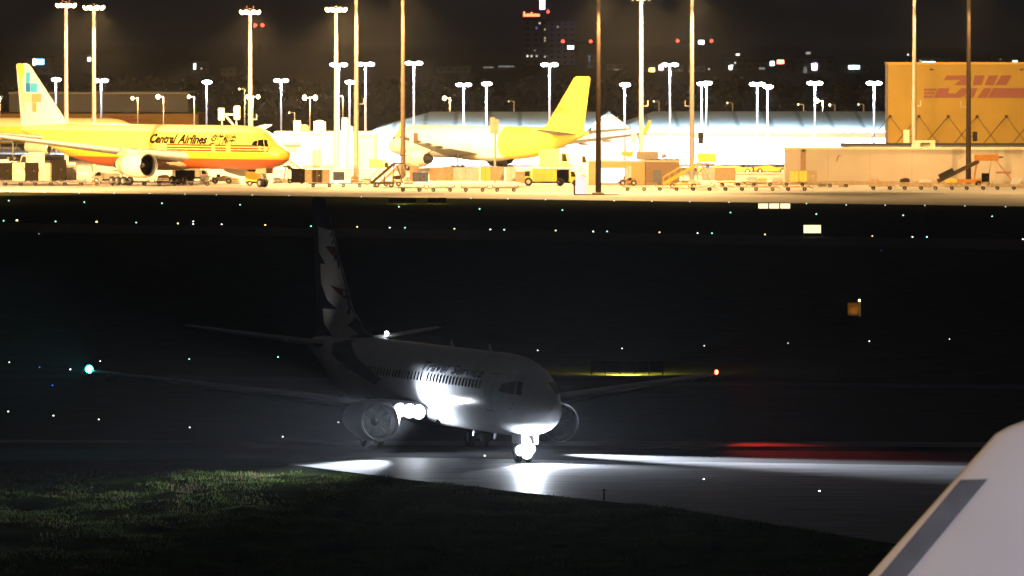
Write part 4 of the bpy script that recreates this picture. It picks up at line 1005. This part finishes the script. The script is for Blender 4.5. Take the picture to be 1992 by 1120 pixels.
p = G(1952, 361); t = empty('tripod_frame', (p.x, p.y, 0), 0, 'thin red-pink service frame right of the belt loader', 'frame')
mr = mat('pink_frame', (.55, .26, .16), .6, .1)
MB().bar((-1.6, 0, 4.3), (1.8, 0, .1), .14).bar((-1.6, .8, 4.3), (1.8, .8, .1), .14).bar((-2.4, 0, .1), (-1.6, 0, 4.3), .10).bar((-1.0, 0, 1.9), (1.1, 0, 1.9), .3).build('frame', mr, t)
for x in (-2.2, 1.6): wheel(t, (x, .4, .25), .25)
p = G(1974, 362); t = empty('chock_rack', (p.x, p.y, 0), 0, 'rack of striped white barrier boards at the right edge', 'rack')
for k in range(4): MB().bar((-.55 + k * .35, 0, .25), (-.15 + k * .35, 0, 1.2), .12, .3).build('striped_board', M_white, t)
MB().box((0, .15, .2), (1.7, .4, .25)).build('base', M_tan, t)

# ------------------------------------------------------------------ vehicles
def van(px, pyb, L, H, m, label, sgn=1, cab=.34, box=True, wr=.38, group=None, m2=None, rot=0, Wd=2.0):
    """small truck: chassis, cab with glazing, cargo box, four wheels"""
    p = G(px, pyb); t = empty('service_truck', (p.x, p.y, 0), rot, label, 'truck', group); s = sgn
    c = L * cab
    prof = [(L / 2 - c, .45), (L / 2, .45), (L / 2 + .02, H * .42), (L / 2 - c * .25, H * .55), (L / 2 - c * .45, H * .88), (L / 2 - c, H * .9)]
    MB().prism([(s * a, b) for a, b in prof], -Wd / 2, Wd / 2).build('cab', m2 or m, t, bevel=.06)
    for y in (-1, 1): MB().prism([(s * a, b) for a, b in ((L / 2 - c * .85, H * .55), (L / 2 - c * .34, H * .55), (L / 2 - c * .5, H * .83), (L / 2 - c * .85, H * .84))], y * Wd / 2 - .02, y * Wd / 2 + .02).build('side_window', M_glass, t)
    MB().prism([(s * a, b) for a, b in ((L / 2 - c * .22, H * .56), (L / 2 - c * .2, H * .57), (L / 2 - c * .4, H * .86), (L / 2 - c * .43, H * .86))], -Wd / 2 + .15, Wd / 2 - .15).build('windscreen', M_glass, t)
    MB().box((0, 0, .5), (L * .96, Wd * .8, .28)).build('chassis', M_dark, t)
    if box: MB().cbox(min(s * -L / 2, s * (L / 2 - c - .08)), max(s * -L / 2, s * (L / 2 - c - .08)), -Wd / 2 - .03, Wd / 2 + .03, .62, H).build('cargo_box', m, t, bevel=.05)
    for x in (-L * .3, L * .32):
        for y in (-1, 1): wheel(t, (s * x, y * (Wd / 2 - .1), wr), wr)
    for y in (-1, 1): MB().box((s * (L / 2 + .02), y * Wd * .34, .8), (.06, .3, .18)).build('headlight', M_alu, t)
    return t
van(500, 361, 3.4, 2.0, M_yel, 'small yellow and white van under the nose of the yellow airliner', 1, m2=M_white)
van(1060, 361, 7.4, 2.5, M_yel, 'long yellow truck with dark wheel arches under the yellow tail', -1, .24, wr=.6)
van(1104, 361, 3.2, 2.4, M_yel, 'short yellow truck behind the pale pillar', 1, .4)
van(1185, 357, 2.6, 1.6, M_yel, 'yellow tractor half hidden behind the lone dark mast', -1, .5, True)
van(1080, 343, 5.0, 4.2, M_yel, 'tall yellow lifting truck beneath the yellow tail cone', 1, .35, wr=.5)
van(1118, 341, 4.6, 3.6, M_cream, 'cream box truck right of the lifting truck under the tail', 1, .3)
van(206, 356, 4.2, 2.0, M_cream, 'pale pickup with dark windows left of the yellow engine', -1, .4)
van(18, 340, 4.4, 2.4, M_white, 'white van behind the dark containers at the left edge', 1, .5)
van(60, 339, 4.2, 3.4, M_cream, 'cream truck standing under the yellow wing at the left', -1, .4)
van(372, 352, 5.6, 1.9, M_cream, 'long low cream loader under the yellow fuselage', 1, .25)
van(740, 345, 3.4, 2.8, M_yel, 'yellow truck left of the tops of the brown stairs', 1, .35)
def tug(px, pyb, label, m, L=3.6, rot=0, cabin=False, sgn=1, z=0):
    p = G(px, pyb); t = empty('baggage_tug', (p.x, p.y, 0), rot, label, 'tug'); s = sgn
    MB().prism([(s * a, b) for a, b in ((-L / 2, .35), (L / 2, .35), (L / 2, 1.0), (L * .15, 1.25), (0, 1.2), (-L * .1, .95), (-L / 2, .95))], -.8, .8).build('body', m, t, bevel=.06)
    MB().box((s * -L * .18, 0, 1.15), (.5, 1.2, .4)).build('seat', M_dark, t)
    if cabin:
        c = MB()
        for x in (-L * .38, L * .08):
            for y in (-.7, .7): c.bar((s * x, y, .9), (s * x, y, 2.2), .09)
        c.box((s * -L * .15, 0, 2.25), (L * .55, 1.6, .1)); c.build('cabin_frame', M_dark, t)
    for x in (-L * .33, L * .33):
        for y in (-.75, .75): wheel(t, (s * x, y, .42), .42)
    MB().box((s * -(L / 2 + .15), 0, .5), (.3, .3, .2)).build('tow_hook', M_dark, t)
    return t
Yb = 1180
tug(1388, 337, 'yellow open tug directly right of the yellow stairs top', M_yel, 5.2)
tug(1436, 337.5, 'yellow tug with a dark roofed cabin in front of the right hall', M_yel, 4.4, cabin=True, sgn=-1)
tug(1500, 337, 'yellow tug with an orange side left of the blast wall corner', mat('amber_paint', (.62, .33, .02), .5, .1), 5.4, sgn=-1)
tug(1222, 361, 'small orange tug below the white upright box', mat('orange_paint', (.55, .22, .02), .5, .15), 2.4)
tug(432, 357, 'small cream tug under the yellow fuselage, left of the nose gear', M_cream, 3.0)

# ------------------------------------------------------------------ taxiway signs
G_sign = glow('sign_face_yellow', (1.0, .80, .32), 3.2)
G_signw = glow('sign_face_cream', (1.0, .86, .46), 1.7)
def taxi_sign(px, pyb, n, mw, h, label, away=False, face=None, leg=.18, light=False, rot=0):
    p = G(px, pyb); t = empty('taxiway_sign', (p.x, p.y, 0), rot, label, 'sign'); Lw = n * mw; d = .28
    face = face or G_sign; yf = d / 2 + .012 if away else -d / 2 - .012
    for k in range(n):
        x = -Lw / 2 + mw * (k + .5)
        b = MB().box((x, 0, leg + h / 2), (mw - .06, d, h)).build('sign_box', M_dark, t, bevel=.02)
        MB().box((x, yf, leg + h / 2), (mw - .16, .03, h - .1)).build('face', face, b)
    for k in range(n + 1): MB().box((-Lw / 2 + mw * k + (.05 if k == 0 else (-.05 if k == n else 0)), 0, leg / 2), (.07, .12, leg)).build('leg', M_dark, t)
    if light: lamp('sign_glow', 'AREA', (0, yf + .06, leg + h / 2), light, (1.0, .70, .10), t, aim=(0, 3, .1))
    return t
G_signa = glow('sign_face_far', (1, .78, .2), 14, True)
taxi_sign(1220, 728.5, 5, .92, .72, 'dark back of a long taxiway sign, yellow light spilling under it', True, G_signa, .17, 5000)
taxi_sign(1506, 408, 3, 1.36, .72, 'wide three-box lit taxiway sign near the apron edge', False, G_signw, .12)
taxi_sign(1580, 459, 1, 2.0, .95, 'single bright lit taxiway sign on two short legs', False, G_signw, .28)
taxi_sign(783, 396, 3, 1.2, .62, 'dark back of a sign before the apron edge, left one of two', True, G_signa, .15, 900)
taxi_sign(850, 396, 2, 1.2, .62, 'dark back of a sign before the apron edge, right one of two', True, G_signa, .15, 900)
p = G(1661, 618); t = empty('marker_board', (p.x, p.y, 0), 0, 'small weathered amber marker board with a lamp on its corner', 'marker')
MB().box((-.05, 0, .66), (.85, .12, .98)).build('board', mat('amber_board', (.55, .30, .06), .5, .25, 3), t, bevel=.02)
MB().box((.45, 0, .66), (.14, .2, 1.1)).build('post', M_alu, t)
MB().lathe([(1.22, .08), (1.3, .1), (1.4, .07), (1.43, .01)], (.42, 0, 0), 'Z', 10).build('lamp', glow('marker_lamp', (1, .75, .4), 3), t, smooth=True)
lamp('marker_glow', 'SPOT', (.1, -.6, .2), 9, (1, .55, .15), t, aim=(-.05, 0, .8), cone=90, blend=1, radius=.1)

# ------------------------------------------------------------------ airfield ground lights
def field_light(px, py, col, s, label, group, rr=1.0, name='airfield_light'):
    p = G(px, py); r = max(.045, p.y / F * 1.3 * rr)
    m = MB(); m.lathe([(0, r * 1.3), (r * .35, r * 1.25), (r * .4, r * .8)], (0, 0, 0), 'Z', 10)
    m.lathe([(r * .4, r), (r * 1.0, r * .95), (r * 1.5, r * .6), (r * 1.75, .01)], (0, 0, 0), 'Z', 10, mi=1)
    o = m.build(name, [M_dark, glow('field_%s_%d' % (col, s), CC[col], s)], smooth=True, loc=(p.x, p.y, -.02))
    return tag(o, label, 'ground light', group)
CC = dict(w=(.95, 1, .92), c=(.35, 1, .85), g=(.2, 1, .55), y=(1, .68, .2), b=(.05, .2, 1), k=(.7, .95, .9))
lb = 'small white ground light in the row along the apron edge'
for px, py in [(20, 373.5), (87, 374), (154, 376), (222, 376.5), (291, 377), (360, 378), (421, 379.5), (491, 380), (562, 381), (703, 383), (916, 386), (988, 387.5), (1061, 389), (1195, 391), (1268, 392), (1342, 393), (1418, 394), (1569, 396.5), (1646, 399), (1722, 399.5), (1799, 400), (1877, 401), (1956, 402.5)]:
    field_light(px, py, 'k', 3, lb, 'ground lights along the apron edge', .8)
lb = 'small blue-green ground light in the row just below the apron edge'
for px, py in [(17, 391), (164, 394), (315, 396), (467, 399), (776, 403), (933, 407), (1094, 409.5), (1421, 414), (1588, 417), (1757, 419.5), (1930, 421.5)]:
    field_light(px, py, 'c', 4, lb, 'blue-green ground lights below the apron edge')
lb = 'amber ground light in the row along the far runway'
for px, py, q in [(33, 430, 1.6), (188, 432.5, 1.4), (346, 435.5, 1.1), (516, 438.5, 1.1), (695, 442, 1.1), (884, 445.5, 1), (1081, 449, 1), (1283, 452.5, 1), (1488, 456.5, 1), (1697, 459.5, .9)]:
    field_light(px, py, 'y', 6, lb, 'amber ground lights along the far runway', q)
lb = 'pale green ground light between the amber ones on the far runway'
for px, py, c in [(7, 430, 'g'), (108, 431.5, 'c'), (265, 433.5, 'c'), (605, 440.5, 'g'), (788, 443.5, 'c'), (981, 447.5, 'c'), (1181, 451, 'c'), (1385, 454.5, 'g'), (1803, 461.5, 'c')]:
    field_light(px, py, c, 5, lb, 'pale green ground lights on the far runway')
lb = 'white ground light among the amber ones on the far runway'
for px, py in [(376, 431.5), (376, 436.5), (431, 437), (758, 443.5), (954, 447), (1154, 451), (1357, 454), (1775, 461.5), (1990, 466)]:
    field_light(px, py, 'w', 5, lb, 'white ground lights on the far runway')
lb = 'white ground light in the dark field right of the airliner'
for px, py in [(1046, 682), (1210, 678), (1370, 673), (1533, 668), (1691, 664), (1847, 660)]: field_light(px, py, 'w', 4, lb, 'white ground lights in the field right of the airliner', .62)
lb = 'white ground light in the dark field below the left wing'
for px, py in [(16, 801), (104, 809), (192, 816.5), (369, 832), (550, 850), (658, 822)]: field_light(px, py, 'w', 4, lb, 'white ground lights below the left wing', .62)
for px, py, c, s, lb in [(18, 705, 'w', 4, 'white ground light at the left edge above the green wingtip light'), (137, 719, 'w', 6, 'white ground light just left of the green wingtip light'), (195, 703, 'w', 4, 'white ground light just above the green wingtip light'),
                         (368, 699, 'g', 4, 'green ground light under the left tailplane tip'), (541, 695, 'g', 5, 'green ground light under the left tailplane root'), (77, 715, 'b', 2, 'dim blue ground light upper one of two at the left'), (102, 750, 'b', 2, 'dim blue ground light lower one of two at the left'),
                         (943, 887, 'w', 5, 'white ground light left of the nose wheel'), (1369, 933, 'w', 5, 'white light set into the lit pavement'), (1594, 956, 'w', 6, 'white light on the pavement nearest the pale fin'), (76, 455, 'k', 2, 'dim lone ground light below the far runway at left'), (1714, 487, 'b', 1, 'very dim lone ground light below the far runway at right')]:
    field_light(px, py, c, s, lb, None, .66)
p = G(1175, 974); t = empty('marker_stake', (p.x, p.y, 0), 0, 'short dark marker stake at the edge of the lit pavement', 'stake')
MB().cyl((0, 0, 0), (0, 0, .45), .05, .04, 8).build('stake', M_dark, t); MB().lathe([(.45, .07), (.5, .075), (.55, .03)], (0, 0, 0), 'Z', 8).build('cap', M_dark, t)

# ------------------------------------------------------------------ woods and town far behind
random.seed(21)
mb = MB()
for k in range(420):
    Y = random.uniform(1900, 2700); x = random.uniform(-.085, .085) * Y; zb = -.1; h = random.uniform(5, 9.5); w = random.uniform(3, 6)
    for q in range(26):
        a, b = random.uniform(0, 6.28), random.uniform(0.15, 1); rr = w * math.sqrt(random.random()) * (1.15 - .6 * b)
        c = Vector((x + rr * math.cos(a), Y + rr * math.sin(a), h * b)); u = Vector((random.uniform(-1, 1), random.uniform(-1, 1), random.uniform(-1, 1))) * random.uniform(.7, 1.6); v = Vector((random.uniform(-1, 1), random.uniform(-1, 1), random.uniform(-1, 1))) * random.uniform(.7, 1.6)
        mb.add([c - u, c + v, c + u, c - v], [(0, 1, 2, 3)])
tag(mb.build('woods', mat('dark_foliage', (.008, .010, .006), .95, .5, .4), fix=False), 'dark woods in a belt beyond the halls', 'woods', None, 'stuff')
CITY = mat('town_facade', (.20, .19, .18), .8, .2, .05)
M_win = mat('unlit_window', (.02, .02, .025), .3, 0)
CG = {}
def cglow(col, s):
    s = s * 1.7
    k = (col, s)
    if k not in CG: CG[k] = glow('town_light_%d' % len(CG), col, s)
    return CG[k]
WW = (1, .95, .85); RR = (1, .07, .04); BB = (.1, .35, 1); CY = (.55, .9, 1)
def town(pxl, pxr, pyt, Y, label, lights=(), name='town_building', wins=True, m=None, roof=None):
    x0, x1, z = XA(pxl, Y), XA(pxr, Y), ZA(pyt, Y); t = empty(name, ((x0 + x1) / 2, Y, 0), 0, label, 'building', 'town buildings far behind')
    w = (x1 - x0) / 2; z = max(z, 4)
    MB().cbox(-w, w, 0, 30, 0, z).build('wall', m or CITY, t)
    MB().cbox(-w - .3, w + .3, -.3, 30.3, z + .01, z + .8).build('roof_edge', M_dark, t)
    if wins:
        mb = MB(); n = max(2, int(2 * w / 5)); fl = max(1, int(z / 4))
        for i in range(n):
            for j in range(fl): mb.box((-w + 2 * w * (i + .5) / n, -.05, z * (j + .55) / fl), (2 * w / n * .5, .1, 1.6))
        o = mb.build('window', M_win, t); o['kind'] = 'stuff'
    for (px, py, pw, ph, col, s) in lights:
        x, zc = XA(px, Y) - t.location.x, ZA(py, Y)
        MB().box((x, -.25, zc), (pw * Y / F, .3, ph * Y / F)).build('lit_window' if s < 5 else 'lit_sign', cglow(col, s), t, bevel=.1)
    return t
DK = lambda px, py, s=.8, c=WW, w=3.4, h=3.4: (px, py, w, h, c, s)
t = town(1018, 1066, 40, 6200, 'dark town tower carrying a red roof sign', [DK(1050, 45, .6), DK(1044, 54, .5, (.3, .3, 1)), DK(1060, 57, .35), DK(1060, 74, .5, (1, .85, .6)), DK(1060, 79, .4, (1, .7, .45)), DK(1026, 109, 1.2, (1, .9, .7)), DK(1034, 109, .8), DK(1044, 109, .7, (1, .8, .6)), DK(1060, 110, .5), DK(1035, 134, 1.4), DK(1040, 98, .15)], 'town_tower', m=mat('tower_facade', (.45, .43, .42), .8, .1, .02))
bx = t.location.x; Y = 6200
m_ = MB().cbox(-1.6, 1.6, 2, 5, ZA(40, Y) + .85, ZA(18, Y)).build('roof_mast', M_dark, t)
MB().cbox(XA(1050, Y) - bx, XA(1060, Y) - bx, 1.2, 1.6, ZA(18, Y), ZA(-8, Y)).build('light_bar', cglow((.55, .45, 1.0), 9), t, bevel=.4)
MB().cyl((XA(1066, Y) - bx, 2, ZA(40, Y)), (XA(1066, Y) - bx, 2, ZA(25, Y)), .4).build('beacon_pole', M_dark, t)
MB().lathe([(ZA(26, Y), .3), (ZA(24, Y), 1.1), (ZA(21, Y), 1.1), (ZA(19, Y), .3)], (XA(1066, Y) - bx, 2, 0), 'Z', 10).build('beacon', cglow(RR, 4), t, smooth=True)
# red roof lettering, unreadable at this distance: a few upright strokes of differing height
mb = MB(); x = 1018
for hgt in (9.5, 5, 6, 5, 8.5, 5, 5.5, 5.5, 5):
    mb.cbox(XA(x, Y) - bx, XA(x + 3.1, Y) - bx, -.6, 0, ZA(32, Y), ZA(32 - hgt, Y)); x += 3.6
mb.build('roof_sign', cglow((1, .16, .06), 5), t)
MB().cbox(XA(1016, Y) - bx, XA(1052, Y) - bx, 0.05, .5, ZA(40, Y) + .9, ZA(31.5, Y)).build('sign_frame', M_dark, t)
town(1067, 1119, 42, 6260, 'paler block adjoining the dark tower', [DK(1085, 52, .3)], m=mat('block_facade', (.5, .5, .5), .8, .1, .02))
town(928, 1016, 130, 5200, 'low town block left of the tower with a bright cold light', [(1008, 143.5, 15, 9, CY, 7), DK(950, 131, .15, WW, 20, 3), DK(985, 129, .15, WW, 30, 3)])
town(850, 915, 140, 4800, 'low town block with three faint lamps', [DK(859, 144.5, .35), DK(890, 145, .2), DK(904, 144, .6)])
town(1138, 1156, 106, 5600, 'narrow town block with a column of faint blue windows', [DK(1146, 110, .35, (.5, .75, 1)), DK(1146, 117, .3, (.4, .65, .9)), DK(1146, 129, .22, (.4, .65, .9)), DK(1146, 135, .3, (.4, .7, .9)), DK(1146, 141, .2, (.4, .65, .9))])
town(1180, 1212, 132, 5300, 'small town block with two dim windows right of the narrow one', [DK(1199, 136, .4, WW, 10, 3), DK(1202, 145, .35)])
town(1255, 1330, 126, 5000, 'town block with yellow, pink and blue signs', [(1268, 137, 11, 10, (1, .85, .1), 5), (1286, 131, 9, 10, (1, .55, .6), 6), (1309, 143.5, 8, 7, BB, 5), DK(1322, 136, .25)])
town(1340, 1372, 138, 4900, 'low town block with a small red sign', [(1353.5, 147, 7, 6, (1, .1, .15), 2.5)])
town(1408, 1448, 110, 5200, 'town block with a pair of white windows', [(1421, 131, 6, 8, WW, 5), DK(1425, 127, 1), DK(1430, 122, .8), DK(1435, 106, 2, WW, 7, 4), DK(1379, 134, .5)])
town(1450, 1540, 120, 5000, 'wide town hall with red and white roof lights', [(1502, 123, 8, 9, (.7, .9, 1), 5), (1518, 120, 14, 8, (1, .22, .15), 5), DK(1482, 133, .2, WW, 12, 4)])
town(1550, 1622, 113, 4800, 'pale town block with a violet lit window', [(1584, 129.5, 10, 13, (.80, .62, 1), 6), DK(1566, 137, .12, WW, 7, 14), DK(1572, 103, .3, WW, 9, 5)], m=mat('pale_facade', (.3, .28, .27), .8, .2, .05))
town(1640, 1690, 126, 4700, 'low town block with a long cyan sign', [(1661, 130.5, 21, 7, (.6, .92, 1), 6)])
town(1764, 1846, 112, 5100, 'town block peeping over the yellow facade with a white strip light', [(1806, 122.5, 26, 6, (.8, .97, 1), 6), DK(1766, 106, 1.2), DK(1790, 118, .5)])
town(1930, 1990, 114, 5100, 'town block over the right end of the yellow facade with a pale green light', [(1974, 120, 10, 5, (.6, 1, .8), 2.5), DK(1946, 115, .15)])
town(52, 100, 112, 4600, 'town block left with a blue and white sign above the mosaic tail', [(77, 120, 18, 10, (.15, .5, 1), 8), (67, 120.5, 5, 12, (1, .95, .7), 6)])
town(160, 182, 106, 4600, 'small town block with one white lamp between the first two masts', [(174, 115, 6, 7, WW, 6)])
town(368, 404, 118, 4700, 'town block with a tall white window strip above the warehouse end', [(379, 129, 5, 12, (.9, .95, .9), 2.2), DK(392, 133, .4), DK(378, 149, .25)])
town(430, 456, 142, 4500, 'small town block with one faint lamp', [DK(444, 148, .35)])
def crane(pxm, pyj, pa, pb, Y, label, white=None):
    x = XA(pxm, Y); z = ZA(pyj, Y); t = empty('tower_crane', (x, Y, 0), 0, label, 'crane', 'tower cranes over the town')
    m = MB()
    for sx in (-.7, .7):
        for sy in (-.7, .7): m.bar((sx, sy, 0), (sx, sy, z), .22)
    k = 0
    while k * 2.5 < z - 2.5:
        m.bar((-.7, -.7, k * 2.5), (.7, -.7, k * 2.5 + 2.5), .12); k += 1
    m.build('tower', M_dark, t)
    a, b = XA(pa, Y) - x, XA(pb, Y) - x
    j = MB().bar((a, 0, z), (b, 0, z), .3).bar((a, 0, z + 1.2), (b, 0, z + 1.2), .2); n = max(4, int((b - a) / 2.5))
    for i in range(n): j.bar((a + (b - a) * i / n, 0, z), (a + (b - a) * (i + .5) / n, 0, z + 1.2), .14)
    j.build('jib', M_dark, t)
    for e in (a, b): MB().lathe([(z + .2, .3), (z + .8, 1.15), (z + 1.9, 1.15), (z + 2.5, .3)], (e, -.3, 0), 'Z', 10).build('warning_light', cglow(RR, 4), t, smooth=True)
    if white: MB().box((XA(white[0], Y) - x, -.6, ZA(white[1], Y)), (white[2] * Y / F, .6, white[3] * Y / F)).build('work_light', cglow((.9, .97, 1), 6), t, bevel=.2)
crane(1122, 84, 1095, 1149, 5400, 'tower crane with two red lights right of the dark tower', (1110, 92, 12, 7))
crane(1362, 83, 1318, 1384, 5400, 'tower crane with two red lights over the right hall', (1364, 82, 11, 8))
crane(504, 53, 497, 511, 5000, 'small crane with two close red lights beside the mast over the yellow cockpit')

# ------------------------------------------------------------------ lamps that light the parked fin: two posts just outside the picture
def yard_lamp(x, y, z, aim, power, col, cone, label):
    t = empty('yard_lamp', (x, y, 0), 0, label, 'lamp post')
    MB().cyl((0, 0, 0), (0, 0, z), .14, .09, 10).build('pole', M_pole, t)
    MB().box((0, 0, z + .1), (.7, .5, .2)).build('lamp_head', M_dark, t)
    lamp('yard_light', 'SPOT', (0, 0, z - .1), power, col, t, aim=Vector(aim) - Vector((x, y, 0)), cone=cone, blend=.4, radius=.3)
yard_lamp(34, 62, 19, (13, Yf, 12), 200000, (1, .92, .95), 13, 'terminal lamp post lighting the parked white fin')
yard_lamp(-22, 127.4, 14, (8.0, Yf, 12.6), 34000, SOD, 24, 'sodium lamp post beside the parked white fin, outside the left picture edge')

# ------------------------------------------------------------------ haze
m = bpy.data.materials.new('haze'); m.use_nodes = True; n = m.node_tree.nodes
n.remove(n['Principled BSDF']); v = n.new('ShaderNodeVolumePrincipled')
v.inputs['Color'].default_value = (.80, .82, .88, 1); v.inputs['Density'].default_value = 0.00009; v.inputs['Anisotropy'].default_value = 0.8
m.node_tree.links.new(v.outputs[0], n['Material Output'].inputs['Volume'])
hz = MB().cbox(-9500, 9500, -400, 41000, -1.2, 110).build('haze', m)
tag(hz, 'thin night haze over the whole airfield', 'haze', None, 'stuff')
